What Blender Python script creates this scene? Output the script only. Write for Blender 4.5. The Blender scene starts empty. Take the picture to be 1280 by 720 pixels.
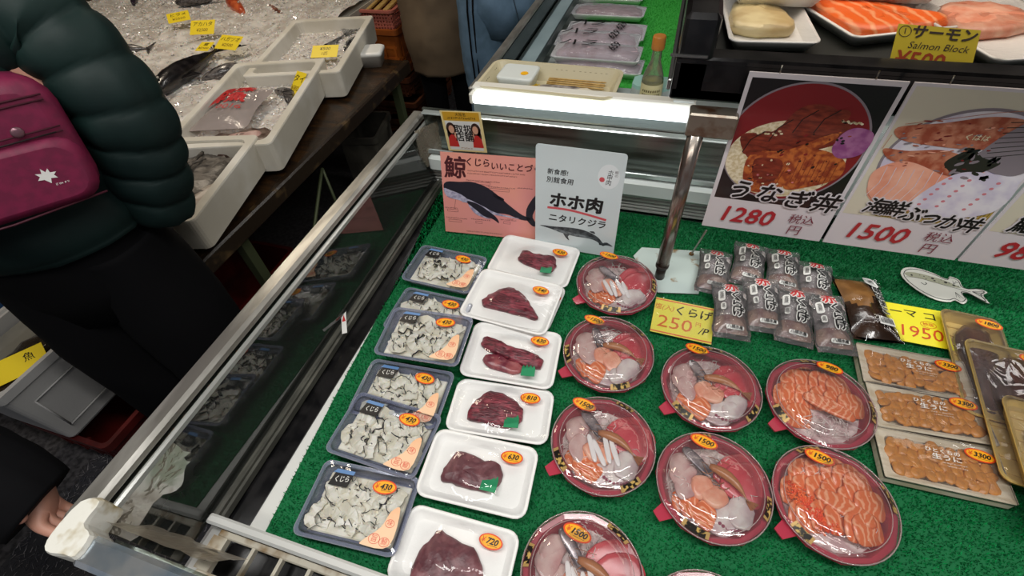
import bpy, math, random
from mathutils import Vector, Matrix, noise
PI = math.pi; cos = math.cos; sin = math.sin
S = bpy.context.scene; C = S.collection
# ---------------------------------------------------------------- camera, world, lights, exposure
RT = Vector((0.9558960826496363, 0.28803144786208124, -0.0574505371389395))
UP = Vector((-0.1771234834791577, 0.721365689931195, 0.6695213312436726))
FW = Vector((-0.23428604477281195, 0.6298169785203986, -0.7405677705599588))
FPX = 588.433735749704; EYE = Vector((0, 0, 1.6))
cd = bpy.data.cameras.new('camera'); cd.lens = FPX*36/1280; cd.sensor_width = 36; cd.clip_start = .02
cam = bpy.data.objects.new('camera', cd); C.objects.link(cam)
cam.matrix_world = Matrix(((RT.x, UP.x, -FW.x, 0), (RT.y, UP.y, -FW.y, 0), (RT.z, UP.z, -FW.z, 1.6), (0, 0, 0, 1)))
S.camera = cam
S.view_settings.view_transform = 'Standard'; S.view_settings.look = 'None'
S.view_settings.gamma = 1; S.view_settings.use_curve_mapping = False
S.view_settings.exposure = 0.0
S.cycles.max_bounces = 10; S.cycles.transparent_max_bounces = 24; S.cycles.glossy_bounces = 4
S.cycles.sample_clamp_indirect = 4; S.cycles.caustics_reflective = False; S.cycles.caustics_refractive = False
W = bpy.data.worlds.new('world'); S.world = W; W.use_nodes = True
W.node_tree.nodes['Background'].inputs[0].default_value = (.86, .9, 1, 1)
W.node_tree.nodes['Background'].inputs[1].default_value = .2
def area(name, loc, sx, sy, power, col=(1, 1, 1), aim=None):
    l = bpy.data.lights.new(name, 'AREA'); l.shape = 'RECTANGLE'; l.size = sx; l.size_y = sy; l.energy = power; l.color = col
    o = bpy.data.objects.new(name, l); C.objects.link(o); o.location = loc
    if aim is not None:
        o.rotation_euler = (Vector(aim)-Vector(loc)).to_track_quat('-Z', 'Y').to_euler()
    return o
area('ceiling_tube_light', (.15, .06, 2.75), 2.6, .12, 37, (1, .98, .95))
area('ceiling_tube_light', (-.3, -.9, 2.75), 2.4, .12, 17, (1, .95, .88))
area('ceiling_tube_light', (-2.3, 1.9, 2.9), .5, .5, 25, (1, .86, .68))
area('ceiling_tube_light', (.6, 2.4, 2.8), 2.4, .2, 20, (1, .97, .92))

def at(x, y, z=.75):                       # image point -> point on the level plane z
    d = FW*FPX + RT*(x-640) - UP*(y-360); return EYE + d*((z-1.6)/d.z)
def aty(x, y, Y):                          # image point -> point on the upright plane y = Y
    d = FW*FPX + RT*(x-640) - UP*(y-360); return EYE + d*(Y/d.y)

# ---------------------------------------------------------------- materials
def lin(h):
    v = [int(h[i:i+2], 16)/255 for i in (0, 2, 4)]
    return tuple((c/12.92 if c <= .04045 else ((c+.055)/1.055)**2.4) for c in v) + (1,)
MATS = {}
def mat(name, col, rough=.5, metal=0, col2=None, scale=20, detail=3, bump=0, bscale=60, spec=.5, emit=0, trans=0, alpha=1,
        sss=0, kind='noise', coat=0, lo=.4, hi=.6, stretch=(1, 1, 1), dist=0, coords='Object'):
    if name in MATS: return MATS[name]
    m = bpy.data.materials.new(name); m.use_nodes = True; MATS[name] = m
    nt = m.node_tree; b = nt.nodes['Principled BSDF']
    b.inputs['Base Color'].default_value = lin(col); b.inputs['Roughness'].default_value = rough
    b.inputs['Metallic'].default_value = metal; b.inputs['Specular IOR Level'].default_value = spec
    b.inputs['Transmission Weight'].default_value = trans; b.inputs['Alpha'].default_value = alpha
    b.inputs['Coat Weight'].default_value = coat; b.inputs['Coat Roughness'].default_value = .08
    if sss: b.inputs['Subsurface Weight'].default_value = sss; b.inputs['Subsurface Radius'].default_value = (.01, .005, .003)
    if emit: b.inputs['Emission Color'].default_value = lin(col); b.inputs['Emission Strength'].default_value = emit
    if col2 or bump:
        tc = nt.nodes.new('ShaderNodeTexCoord'); mp = nt.nodes.new('ShaderNodeMapping')
        mp.inputs['Scale'].default_value = stretch; nt.links.new(tc.outputs[coords], mp.inputs[0])
    if col2:
        if kind == 'wave':
            t = nt.nodes.new('ShaderNodeTexWave'); t.inputs['Distortion'].default_value = dist or 4
            t.inputs['Detail'].default_value = 2; t.inputs['Detail Scale'].default_value = 1.5
        else:
            t = nt.nodes.new('ShaderNodeTexNoise'); t.inputs['Detail'].default_value = detail; t.inputs['Distortion'].default_value = dist
        t.inputs['Scale'].default_value = scale; nt.links.new(mp.outputs[0], t.inputs['Vector'])
        r = nt.nodes.new('ShaderNodeValToRGB'); e = r.color_ramp.elements
        e[0].color = lin(col); e[1].color = lin(col2); e[0].position = lo; e[1].position = hi
        nt.links.new(t.outputs['Fac'] if 'Fac' in t.outputs else t.outputs[1], r.inputs[0]); nt.links.new(r.outputs[0], b.inputs['Base Color'])
    if bump:
        t2 = nt.nodes.new('ShaderNodeTexNoise'); t2.inputs['Scale'].default_value = bscale; t2.inputs['Detail'].default_value = 3
        nt.links.new(mp.outputs[0], t2.inputs['Vector'])
        bp = nt.nodes.new('ShaderNodeBump'); bp.inputs['Strength'].default_value = bump; bp.inputs['Distance'].default_value = .002
        nt.links.new(t2.outputs[0], bp.inputs['Height']); nt.links.new(bp.outputs[0], b.inputs['Normal'])
    return m
def film(name, tint='ffffff', ior=1.35, rough=.03, bump=.3, bscale=18, haze=0, hazecol='ffffff', stretch=(1, 1, 1)):
    """thin clear plastic or glass: see-through with a Fresnel reflection"""
    m = bpy.data.materials.new(name); m.use_nodes = True; nt = m.node_tree; nt.nodes.clear(); N = nt.nodes.new; L = nt.links.new
    out = N('ShaderNodeOutputMaterial'); mix = N('ShaderNodeMixShader'); tr = N('ShaderNodeBsdfTransparent'); gl = N('ShaderNodeBsdfGlossy'); fr = N('ShaderNodeFresnel')
    tr.inputs[0].default_value = lin(tint); gl.inputs['Roughness'].default_value = rough; fr.inputs[0].default_value = ior
    if bump:
        tc = N('ShaderNodeTexCoord'); mp = N('ShaderNodeMapping'); mp.inputs['Scale'].default_value = stretch
        n = N('ShaderNodeTexNoise'); n.inputs['Scale'].default_value = bscale; b = N('ShaderNodeBump'); n.inputs['Detail'].default_value = 2; n.inputs['Distortion'].default_value = 1.5
        b.inputs['Strength'].default_value = bump; b.inputs['Distance'].default_value = .004
        L(tc.outputs['Object'], mp.inputs[0]); L(mp.outputs[0], n.inputs['Vector']); L(n.outputs[0], b.inputs['Height']); L(b.outputs[0], gl.inputs['Normal']); L(b.outputs[0], fr.inputs['Normal'])
    L(fr.outputs[0], mix.inputs[0]); L(tr.outputs[0], mix.inputs[1]); L(gl.outputs[0], mix.inputs[2])
    if haze:
        df = N('ShaderNodeBsdfDiffuse'); df.inputs[0].default_value = lin(hazecol); m2 = N('ShaderNodeMixShader'); m2.inputs[0].default_value = haze
        L(mix.outputs[0], m2.inputs[1]); L(df.outputs[0], m2.inputs[2]); L(m2.outputs[0], out.inputs[0])
    else: L(mix.outputs[0], out.inputs[0])
    MATS[name] = m; return m
white = mat('white_plastic', 'e2e2de', .35)
foam = mat('white_foam', 'f0f0ee', .45, bump=.15, bscale=300)
styro = mat('styrofoam', 'd8d4ca', .8, col2='c8c2b4', scale=6, bump=.25, bscale=180)
black = mat('black_ink', '141214', .4)
redink = mat('red_ink', 'c02a2c', .45)
alum = mat('brushed_aluminium', 'aaa8a2', .42, .8, col2='8c8a84', scale=9, bump=.15, bscale=40, stretch=(4, 1, 1))
steel = mat('steel', '9c9890', .28, 1, col2='75604c', scale=14, lo=.45, hi=.75)
glass = film('pane_glass', 'dfe6e2', 1.5, .02, 0)
glass_smudged = film('smudged_glass', 'd5dcd8', 1.55, .03, .08, 6, haze=.035, hazecol='b8c0b8')
wrap = film('wrap_film', 'ffffff', 1.33, .04, .3, 24)
lidfilm = film('clear_lid', 'fafafa', 1.5, .04, .55, 18, haze=.04, hazecol='f4e4e4')  # pinkish white haze mixed in to stand for lid reflections
bagfilm = film('bag_film', 'f8f8f8', 1.5, .1, 1.0, 55, haze=.09, hazecol='d0d0d0')  # pale grey haze mixed in to stand for highlights on the crinkles
boxfilm = film('box_film', 'f4f6fc', 1.45, .06, .25, 20, haze=.02, hazecol='c8d0e8')

# ---------------------------------------------------------------- geometry
def I(): return Matrix.Identity(4)
def T(x=0, y=0, z=0): return Matrix.Translation((x, y, z))
def RZ(a): return Matrix.Rotation(a, 4, 'Z')
def RX(a): return Matrix.Rotation(a, 4, 'X')
def RY(a): return Matrix.Rotation(a, 4, 'Y')
TXT = {}
def text_geo(s, bold=0, lsp=1.0):
    k = (s, bold, lsp)
    if k in TXT: return TXT[k]
    cu = bpy.data.curves.new('t', 'FONT'); cu.body = s; cu.size = 1; cu.align_x = 'CENTER'; cu.align_y = 'CENTER'
    cu.offset = bold; cu.resolution_u = 2; cu.space_line = lsp; cu.fill_mode = 'FRONT'
    o = bpy.data.objects.new('t', cu); C.objects.link(o)
    me = o.evaluated_get(bpy.context.evaluated_depsgraph_get()).to_mesh()
    g = ([v.co.copy() for v in me.vertices], [tuple(f.vertices) for f in me.polygons])
    o.to_mesh_clear(); bpy.data.objects.remove(o); bpy.data.curves.remove(cu); TXT[k] = g; return g
def nz(v, s=1.0, seed=0): return noise.noise(Vector((v[0]*s+seed*7.13, v[1]*s-seed*3.7, v[2]*s+seed*1.9)))
def rrect(w, d, r, z, n=4, cx=0, cy=0):
    out = []
    for k, (sx, sy) in enumerate(((1, 1), (-1, 1), (-1, -1), (1, -1))):
        for j in range(n+1):
            a = (k + j/n)*PI/2; out.append((cx+sx*(w/2-r)+r*cos(a), cy+sy*(d/2-r)+r*sin(a), z))
    return out
def circ(r, z, n=24, cx=0, cy=0): return [(cx+r*cos(2*PI*i/n), cy+r*sin(2*PI*i/n), z) for i in range(n)]
def catmull(pts, n, closed=True):
    P = [Vector(p) for p in pts]; m = len(P); out = []
    for i in range(n):
        t = i/n*m if closed else i/(n-1)*(m-1)
        k = int(t); k = k if closed else min(k, m-2); f = t-k
        g = (lambda j: P[j % m]) if closed else (lambda j: P[max(0, min(m-1, j))])
        a, b, c, d = g(k-1), g(k), g(k+1), g(k+2)
        out.append(.5*((2*b)+(c-a)*f+(2*a-5*b+4*c-d)*f*f+(3*b-a-3*c+d)*f**3))
    return out
class G:
    def __init__(s): s.v = []; s.f = []; s.m = []; s.s = []
    def add(s, vs, fs, mi=0, M=None, smooth=False):
        o = len(s.v)
        s.v += [tuple(M @ Vector(v)) for v in vs] if M is not None else [tuple(v) for v in vs]
        s.f += [tuple(i+o for i in f) for f in fs]; s.m += [mi]*len(fs); s.s += [smooth]*len(fs); return s
    def box(s, c, d, mi=0, M=None, b=0):
        x, y, z = c; w, h, t = d
        if b:
            b = min(b, w*.45, h*.45, t*.45)
            R = [rrect(w-2*b, h-2*b, b*.3, z-t/2, 2, x, y), rrect(w, h, b, z-t/2+b, 2, x, y), rrect(w, h, b, z+t/2-b, 2, x, y), rrect(w-2*b, h-2*b, b*.3, z+t/2, 2, x, y)]
            return s.loft(R, mi, M, smooth=False)
        vs = [(x+sx*w/2, y+sy*h/2, z+sz*t/2) for sz in (-1, 1) for sx, sy in ((-1, -1), (1, -1), (1, 1), (-1, 1))]
        return s.add(vs, [(0, 3, 2, 1), (4, 5, 6, 7), (0, 1, 5, 4), (1, 2, 6, 5), (2, 3, 7, 6), (3, 0, 4, 7)], mi, M)
    def loft(s, R, mi=0, M=None, c0=True, c1=True, smooth=True, mf=None):
        n = len(R[0]); vs = [p for r in R for p in r]; o = len(s.f)
        fs = [(k*n+i, k*n+(i+1) % n, (k+1)*n+(i+1) % n, (k+1)*n+i) for k in range(len(R)-1) for i in range(n)]
        s.add(vs, fs, mi, M, smooth)
        if mf:
            for q in range(len(fs)): s.m[o+q] = mf(q // n, q % n)
        b = len(s.v)-len(vs)
        if c0: s.f.append(tuple(b+i for i in reversed(range(n)))); s.m.append(s.m[o]); s.s.append(False)
        if c1: s.f.append(tuple(b+(len(R)-1)*n+i for i in range(n))); s.m.append(s.m[len(s.m)-1-(1 if c0 else 0)]); s.s.append(False)
        return s
    def tube(s, pts, r, n=8, mi=0, M=None, c=True, flat=1.0):
        P = [Vector(p) for p in pts]; R = []; prev = None
        for i, p in enumerate(P):
            t = (P[min(i+1, len(P)-1)]-P[max(i-1, 0)]).normalized()
            if prev is None: a = t.cross(Vector((0, 0, 1))) if abs(t.z) < .9 else t.cross(Vector((1, 0, 0)))
            else: a = prev - t*prev.dot(t)
            a.normalize(); prev = a; b = t.cross(a); q = r[i] if isinstance(r, (list, tuple)) else r
            R.append([p + (a*cos(2*PI*k/n) + b*sin(2*PI*k/n)*flat)*q for k in range(n)])
        return s.loft(R, mi, M, c, c)
    def lathe(s, prof, n=20, mi=0, M=None, smooth=True, mf=None):
        return s.loft([circ(max(r, 1e-4), z, n) for r, z in prof], mi, M, smooth=smooth, mf=mf)
    def ball(s, c, r, mi=0, M=None, nu=10, nv=6):
        rx, ry, rz = r if isinstance(r, (tuple, list)) else (r, r, r); R = []
        for j in range(nv+1):
            a = -PI/2+PI*j/nv; q = max(cos(a), .01); R.append([(c[0]+rx*q*cos(2*PI*i/nu), c[1]+ry*q*sin(2*PI*i/nu), c[2]+rz*sin(a)) for i in range(nu)])
        return s.loft(R, mi, M)
    def prism(s, pts, z0, z1, mi=0, M=None, side=None):
        n = len(pts); vs = [(p[0], p[1], z0) for p in pts]+[(p[0], p[1], z1) for p in pts]
        s.add(vs, [tuple(reversed(range(n))), tuple(range(n, 2*n))], mi, M)
        b = len(s.v)-2*n; sm = mi if side is None else side
        for i in range(n): s.f.append((b+i, b+(i+1) % n, b+n+(i+1) % n, b+n+i)); s.m.append(sm); s.s.append(False)
        return s
    def poly(s, pts, z=0, mi=0, M=None): return s.add([(p[0], p[1], z) for p in pts], [tuple(range(len(pts)))], mi, M)
    def ell(s, cx, cy, rx, ry, z=0, mi=0, M=None, n=24, a0=0, rot=0):
        c, k = cos(rot), sin(rot)
        return s.poly([(cx+rx*cos(t)*c-ry*sin(t)*k, cy+rx*cos(t)*k+ry*sin(t)*c) for t in [2*PI*i/n for i in range(n)]], z, mi, M)
    def text(s, txt, x, y, size, z=0, mi=0, M=None, bold=0, shear=0, sx=1, rot=0, lsp=1.0):
        vs, fs = text_geo(txt, 0, lsp); c, k = cos(rot), sin(rot)
        q = bold*1.1; n = 0 if bold <= 0 else 4 if bold < .03 else 8
        for e_, (dx, dy) in enumerate([(0, 0)] if n == 0 else [(q*cos(2*PI*i/n+.4), q*sin(2*PI*i/n+.4)) for i in range(n)]):
            out = []
            for v in vs:
                a, b = ((v.x+dx)*sx+v.y*shear)*size, (v.y+dy)*size; out.append((x+a*c-b*k, y+a*k+b*c, z+e_*3e-5))
            s.add(out, fs, mi, M)
        return s
    def scrib(s, x, y, w, h, n, z=0, mi=0, M=None, seed=1):
        """a line of print too small to read: n little strokes"""
        rnd = random.Random(seed); st = w/n
        for i in range(n):
            cx = x+(i+.5)*st
            for q in range(3):
                a, b = cx+rnd.uniform(-.3, .3)*st, y+rnd.uniform(.1, .9)*h
                if rnd.random() < .5: s.poly([(a-st*.25, b), (a+st*.25, b), (a+st*.25, b+h*.16), (a-st*.25, b+h*.16)], z, mi, M)
                else: s.poly([(a, y+h*.1), (a+st*.14, y+h*.1), (a+st*.14, y+h*.9), (a, y+h*.9)], z, mi, M)
        return s
    def line(s, pts, w, z=0, mi=0, M=None):
        for a, b in zip(pts, pts[1:]):
            d = Vector((b[0]-a[0], b[1]-a[1])); 
            if d.length < 1e-6: continue
            n = Vector((-d.y, d.x)).normalized()*w/2
            s.poly([(a[0]-n.x, a[1]-n.y), (b[0]-n.x, b[1]-n.y), (b[0]+n.x, b[1]+n.y), (a[0]+n.x, a[1]+n.y)], z, mi, M)
        return s
    def lump(s, outline, h, mi=0, M=None, n=20, seed=0, rough=.15, dome=.5, freq=60):
        O = catmull([(p[0], p[1], 0) for p in outline], n); c = sum(O, Vector())/n; R = []
        for t, z in ((.93, 0), (1, .3), (1, .62), (.93, .88), (.78, .97), (.5, 1.0), (.2, 1.0+dome*.1)):
            ring = []
            for p in O:
                q = c+(p-c)*t; k = nz((q.x, q.y, z*.01), freq, seed); q = c+(p-c)*(t*(1+rough*.5*k))
                ring.append((q.x, q.y, max(0, h*z*(1-dome*(t*t if t < .99 else 1)*.4)+h*rough*k*(1 if z > .5 else 0))))
            R.append(ring)
        return s.loft(R, mi, M)
    def ribbon(s, pts, w, t, mi=0, edge=None, M=None, seed=0, ruffle=.004, tilt=0):
        P = catmull(pts, 12, False); R = []
        for i, p in enumerate(P):
            d = (P[min(i+1, 11)]-P[max(i-1, 0)]).normalized(); nr = Vector((-d.y, d.x, 0))
            if nr.length < .1: nr = Vector((1, 0, 0))
            nr.normalize(); u = nr*cos(tilt)+Vector((0, 0, 1))*sin(tilt); k = ruffle*sin(i*1.7+seed)+ruffle*.6*sin(i*2.9+seed*3)
            ww = w*(.75+.25*sin(PI*i/11)+.12*sin(i*2.3+seed)); up = Vector((0, 0, 1))
            R.append([p-u*ww/2, p+u*ww/2+up*k, p+u*ww/2+up*(k+t), p+u*(ww/2-.0014)+up*(k*.9+t+.0002), p+u*ww*.1+up*(k*.2+t*1.5), p-u*ww/2+up*t])
        return s.loft(R, mi, M, mf=(lambda a, b: edge if b in (1, 2) else mi) if edge is not None else None, smooth=False)
    def build(s, name, mats, parent=None, M=None):
        me = bpy.data.meshes.new(name); me.from_pydata(s.v, [], s.f)
        for m in (mats if isinstance(mats, (list, tuple)) else [mats]): me.materials.append(m)
        me.polygons.foreach_set('material_index', s.m); me.polygons.foreach_set('use_smooth', s.s); me.update()
        o = bpy.data.objects.new(name, me); C.objects.link(o)
        if parent is not None: o.parent = parent
        if M is not None: o.matrix_local = M
        return o
def tag(o, label, cat, group=None, kind=None):
    o['label'] = label; o['category'] = cat
    if group: o['group'] = group
    if kind: o['kind'] = kind
    return o
def thing(name, label, cat, loc=(0, 0, 0), rot=0, group=None, M=None):
    o = bpy.data.objects.new(name, None); C.objects.link(o); o.empty_display_size = .05
    if M is not None: o.matrix_world = M
    else: o.location = loc; o.rotation_euler = (0, 0, rot)
    return tag(o, label, cat, group)
def tree(o, parent=None):
    c = o.copy(); C.objects.link(c)
    if parent is not None: c.parent = parent
    for ch in KIDS(o): tree(ch, c)
    return c
def KIDS(o): return list(o.children)
def struct(o): o['kind'] = 'structure'; return o
def rot_of(a, b): return math.atan2(b.y-a.y, b.x-a.x)
def frame(tl, tr, bl, z):
    """centre, width, depth and turn of a level rectangle from three image corners"""
    a, b, c = at(*tl, z), at(*tr, z), at(*bl, z); ang = rot_of(a, b); w = (b-a).length
    n = Vector((-sin(ang), cos(ang), 0)); d = abs((c-a).dot(n)); ctr = (a+b)/2 - n*d/2
    return ctr, w, d, ang
def board(bl, br, tl):
    """matrix of a standing sheet: x along the foot, y up the sheet, z towards the viewer"""
    u = (br-bl).normalized(); v = (tl-bl); v = (v-u*v.dot(u)).normalized(); n = u.cross(v)
    return Matrix(((u.x, v.x, n.x, bl.x), (u.y, v.y, n.y, bl.y), (u.z, v.z, n.z, bl.z), (0, 0, 0, 1)))
# ---------------------------------------------------------------- setting
floor_m = mat('wet_concrete', '2b2a2c', .45, col2='4a484a', scale=55, detail=6, bump=.4, bscale=40)
g = G(); g.add([(-5, -2.5, 0), (4, -2.5, 0), (4, 7, 0), (-5, 7, 0)], [(0, 1, 2, 3)]); struct(g.build('floor', floor_m))
g = G(); g.add([(-5, -2.5, 3.05), (-5, 7, 3.05), (4, 7, 3.05), (4, -2.5, 3.05)], [(0, 1, 2, 3)]); struct(g.build('ceiling', mat('ceiling_board', '5a564e', .9)))
g = G(); g.add([(-5, 7, 0), (4, 7, 0), (4, 7, 3.05), (-5, 7, 3.05)], [(0, 1, 2, 3)]); struct(g.build('wall_back', mat('dim_wall', '3a332b', .9, col2='54483a', scale=2)))
g = G(); g.add([(-5, -2.5, 0), (-5, 7, 0), (-5, 7, 3.05), (-5, -2.5, 3.05)], [(0, 1, 2, 3)]); struct(g.build('wall_left', MATS['dim_wall']))

# ---------------------------------------------------------------- front display case
cream = mat('stained_cream_enamel', 'cfc8b6', .45, col2='8a6d42', scale=24, lo=.52, hi=.72, bump=.2, bscale=60)
whitecase = mat('case_white', 'd9dad6', .35)
blackp = mat('black_gloss_plastic', '0c0c0e', .22, col2='1c1b1c', scale=30, spec=.5)
chan = mat('grey_channel', '66665e', .35, .3, col2='4c4c46', scale=12, stretch=(6, 1, 1))
K = thing('display_case', 'open refrigerated fish counter with aluminium rim and green grass mat', 'display case')
g = G(); g.box((.33, .53, .355), (1.98, 1.15, .71), 0, b=.02); g.build('body', whitecase, K)
g = G(); g.box((.33, .53, .05), (2.0, 1.17, .1)); g.build('plinth', blackp, K)
g = G(); g.box((-.655, .565, .953), (.036, 1.13, .022), 0, b=.006); g.build('side_rim', alum, K)
g = G(); g.box((-.6325, .555, .936), (.009, 1.13, .014), 0, b=.003); g.build('glass_clip', mat('clear_clip', 'a8aaa6', .25, .4), K)
g = G(); g.box((.34, -.02, .953), (1.9, .036, .022), 0, b=.006); g.build('front_rim', mat('blue_aluminium', '9fb4c6', .22, .85, col2='d4dade', scale=16, bump=.1), K)
g = G(); g.add([], []); 
R = []
for z, k in ((.925, .97), (.93, 1), (.965, 1), (.971, .93)):
    R.append([(-.634+(x)*k*.58, -.01+(y)*k*.75, z) for x, y in [(v.x, v.y) for v in catmull([(-.035, .05, 0), (-.04, -.01, 0), (-.02, -.035, 0), (.03, -.03, 0), (.06, -.026, 0), (.055, .008, 0), (.018, .02, 0), (.012, .06, 0)], 24)]])
g.loft(R, 0, smooth=False); g.build('corner_cap', mat('stained_corner_plastic', 'dcdcd4', .5, col2='96803c', scale=26, lo=.5, hi=.68, bump=.5, bscale=70), K)
g = G(); g.loft([[(-.6185, .005, .766), (-.6145, .005, .766), (-.6145, 1.105, .766), (-.6185, 1.105, .766)], [(-.6495, .005, .944), (-.6455, .005, .944), (-.6455, 1.105, .944), (-.6495, 1.105, .944)]], smooth=False); g.build('side_glass', film('side_pane', 'cdd6d2', 2.1, .03, .05, 6, haze=.03, hazecol='b8c0b8'), K)
g = G(); g.box((.34, .0, .85), (1.88, .004, .165)); g.build('front_glass', glass_smudged, K)
# peeling tape in the two glass corners
tape = film('old_tape', 'e8e0d0', 1.4, .3, .5, 22, haze=.22, hazecol='d0c4b0')
def tape_sheet(name, O, u, v, w, h, seed, P):
    g = G(); nx, ny = 9, 7; vs = []
    for j in range(ny):
        for i in range(nx):
            a, b = i/(nx-1), j/(ny-1); e = .12*nz((a*3, b*3, 0), 2, seed)
            q = O+u*(w*(a+e*(a > 0)*b))+v*(h*(b+e*(b > 0)))+u.cross(v)*(.004+.006*nz((a, b, 0), 6, seed)); vs.append(q)
    g.add(vs, [(j*nx+i, j*nx+i+1, (j+1)*nx+i+1, (j+1)*nx+i) for j in range(ny-1) for i in range(nx-1)], 0, None, True)
    return g.build(name, tape, P)
tape_sheet('tape', Vector((-.628, .006, .93)), Vector((0, 1, 0)), Vector((0, 0, -1)), .13, .1, 3, K)
tape_sheet('tape', Vector((-.625, .01, .94)), Vector((1, 0, -.0)), Vector((0, .25, -1)).normalized(), .17, .08, 5, K)
tape_sheet('tape', Vector((-.63, 1.04, .95)), Vector((.55, .8, 0)).normalized(), Vector((0, 0, -1)), .09, .12, 8, K)
g = G(); g.box((-.618, .58, .757), (.045, 1.0, .022), 0, b=.004); g.box((-.602, .58, .77), (.006, 1.0, .008), 0); g.build('glass_channel', chan, K)
g = G(); g.box((-.578, .56, .731), (.045, .96, .026)); g.build('black_strip', blackp, K)
g = G(); g.box((-.537, .5, .73), (.048, .85, .022)); g.build('side_panel', whitecase, K)
g = G(); M = board(at(429, 415, .775), at(433, 414, .775), at(471, 347, .775))
g.box((.003, .085, .0), (.011, .18, .001), 0, M); 
for yy, s in ((.03, 1), (.15, -1)): g.poly([(-.001, yy), (.007, yy), (.003, yy+.02*s)], .0012, 1, M)
g.build('warning_sticker', [white, redink], K)
# front rail and vent grille
g = G(); g.box((-.06, .074, .777), (1.1, .016, .012), 0, b=.004); g.box((-.06, .078, .763), (1.08, .008, .018), 0); g.box((-.06, .068, .765), (1.09, .004, .004), 1); g.build('front_rail', [whitecase, blackp], K)
g = G(); x = -.588
g.box((-.06, .062, .752), (1.06, .012, .012), 0, b=.002); g.box((-.06, -.0, .752), (1.06, .012, .012), 0, b=.002); g.box((-.582, .031, .752), (.028, .05, .012), 0)
bar = None
for i in range(17):
    if bar is None: gb = G(); gb.box((0, 0, 0), (.006, .052, .011)); bar = gb.build('grille_bar', cream, K); bar.location = (-.515, .031, .752)
    else: o = bar.copy(); C.objects.link(o); o.location = (-.515+i*.054, .031, .752)
g.box((-.06, .031, .722), (1.06, .08, .004), 1); g.build('vent_grille', [cream, blackp], K)
# back of the well: slotted vent, white rail, panel with streaky reflections painted in
g = G(); g.box((-.1, 1.098, .77), (1.2, .01, .07), 1)
for i in range(5): g.box((-.1, 1.085, .757+i*.011), (1.06, .014, .005), 0)
g.build('back_vent', [mat('vent_white', 'b9bab6', .4), blackp], K)
g = G(); g.box((-.1, 1.08, .838), (1.04, .045, .05), 0, b=.008); g.build('back_rail', mat('pale_rail', 'd5dedb', .3), K)
g = G(); g.box((-.1, 1.108, .925), (1.06, .008, .12), 0); g.build('back_panel', mat('streaked_reflection', '8d9690', .22, .75, col2='4a4d46', scale=7, detail=5, stretch=(.35, 1, 7), lo=.4, hi=.62), K)
g = G(); g.box((-.1, 1.07, .875), (1.04, .006, .014), 0, b=.002); g.box((-.1, 1.085, .985), (1.04, .02, .006), 0, b=.002); g.build('glass_edge_strip', mat('strip_alu', 'c8d2d0', .2, .6), K)

# green grass mats
def grass(name, label, poly, z, n, h, cols, seed):
    g = G(); g.prism(poly, z-.006, z, 0); o = g.build(name, [mat(cols[0]+'_base', cols[0], .9)])
    rnd = random.Random(seed); xs = [p[0] for p in poly]; ys = [p[1] for p in poly]; vs = []; fs = []; mi = []
    def inside(x, y):
        r = False; j = len(poly)-1
        for i in range(len(poly)):
            a, b = poly[i], poly[j]
            if (a[1] > y) != (b[1] > y) and x < (b[0]-a[0])*(y-a[1])/(b[1]-a[1])+a[0]: r = not r
            j = i
        return r
    for _ in range(n):
        x, y = rnd.uniform(min(xs), max(xs)), rnd.uniform(min(ys), max(ys))
        if not inside(x, y): continue
        a = rnd.uniform(0, 6.28); w = .0011; q = h*rnd.uniform(.6, 1.1); l = .0045; b = rnd.uniform(0, 6.28); k = len(vs)
        vs += [(x-w*cos(a), y-w*sin(a), z), (x+w*cos(a), y+w*sin(a), z), (x+l*cos(b)*rnd.random(), y+l*sin(b)*rnd.random(), z+q)]
        fs.append((k, k+1, k+2)); mi.append(rnd.choice((0, 0, 1, 2)))
    me = bpy.data.meshes.new('pile'); me.from_pydata(vs, [], fs)
    for c in cols: me.materials.append(mat('grass_'+c, c, .55, spec=.3))
    me.polygons.foreach_set('material_index', mi); p = bpy.data.objects.new('pile', me); C.objects.link(p); p.parent = o; p['kind'] = 'stuff'
    tag(o, label, 'grass mat'); return o
MZ = .744
grass('grass_mat', 'dark green artificial grass mat lining the front fish counter', [(-.521, .084), (1.25, .084), (1.25, 1.078), (-.6, 1.078), (-.59, .95), (-.562, .7), (-.545, .39)], MZ, 230000, .0065, ('08683a', '067f40', '0c9a50'), 1)

# fluorescent tube lamp over the back of the well
L_ = thing('tube_lamp', 'glowing white fluorescent tube in a plastic batten behind the well', 'lamp')
a, b = aty(588, 116, 1.165), aty(866, 150, 1.165); zt = (a.z+b.z)/2; x0, x1 = a.x, b.x
g = G(); g.tube([(x0+.012, 1.163, zt-.004), (x1-.012, 1.163, zt-.004)], .0125, 12); g.build('tube', mat('tube_glow', 'f4fbff', .3, emit=3.2), L_)
g = G(); g.box(((x0+x1)/2, 1.192, zt+.01), (x1-x0, .032, .03), 0, b=.004); g.box((x0+.005, 1.168, zt), (.012, .035, .034), 0, b=.005); g.box((x1-.004, 1.168, zt), (.01, .035, .036), 0, b=.004); g.build('batten', mat('batten_cream', 'dcdad0', .35), L_)
g = G(); g.box((x1-.03, 1.186, zt+.028), (.05, .02, .006), 0, b=.001); g.build('clip', mat('clear_clip2', 'c4c8c4', .2), L_)

# bare bulbs
for q in ((-.386, 1.133, 2.375), (-.79, 1.136, 2.375)):
    B = thing('pendant_bulb', 'bare warm bulb hanging above the %s counter' % ('front fish' if q[0] > -.5 else 'left rim of the'), 'lamp', q)
    g = G(); g.ball((0, 0, 0), .034, nu=14, nv=10); g.build('bulb', mat('bulb_glow', 'fff0d0', .3, emit=26), B)
    g = G(); g.lathe([(.014, .03), (.017, .034), (.017, .07), (.008, .085)], 12); g.tube([(0, 0, .08), (0, 0, .67)], .003, 6); g.build('socket', blackp, B)

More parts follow.
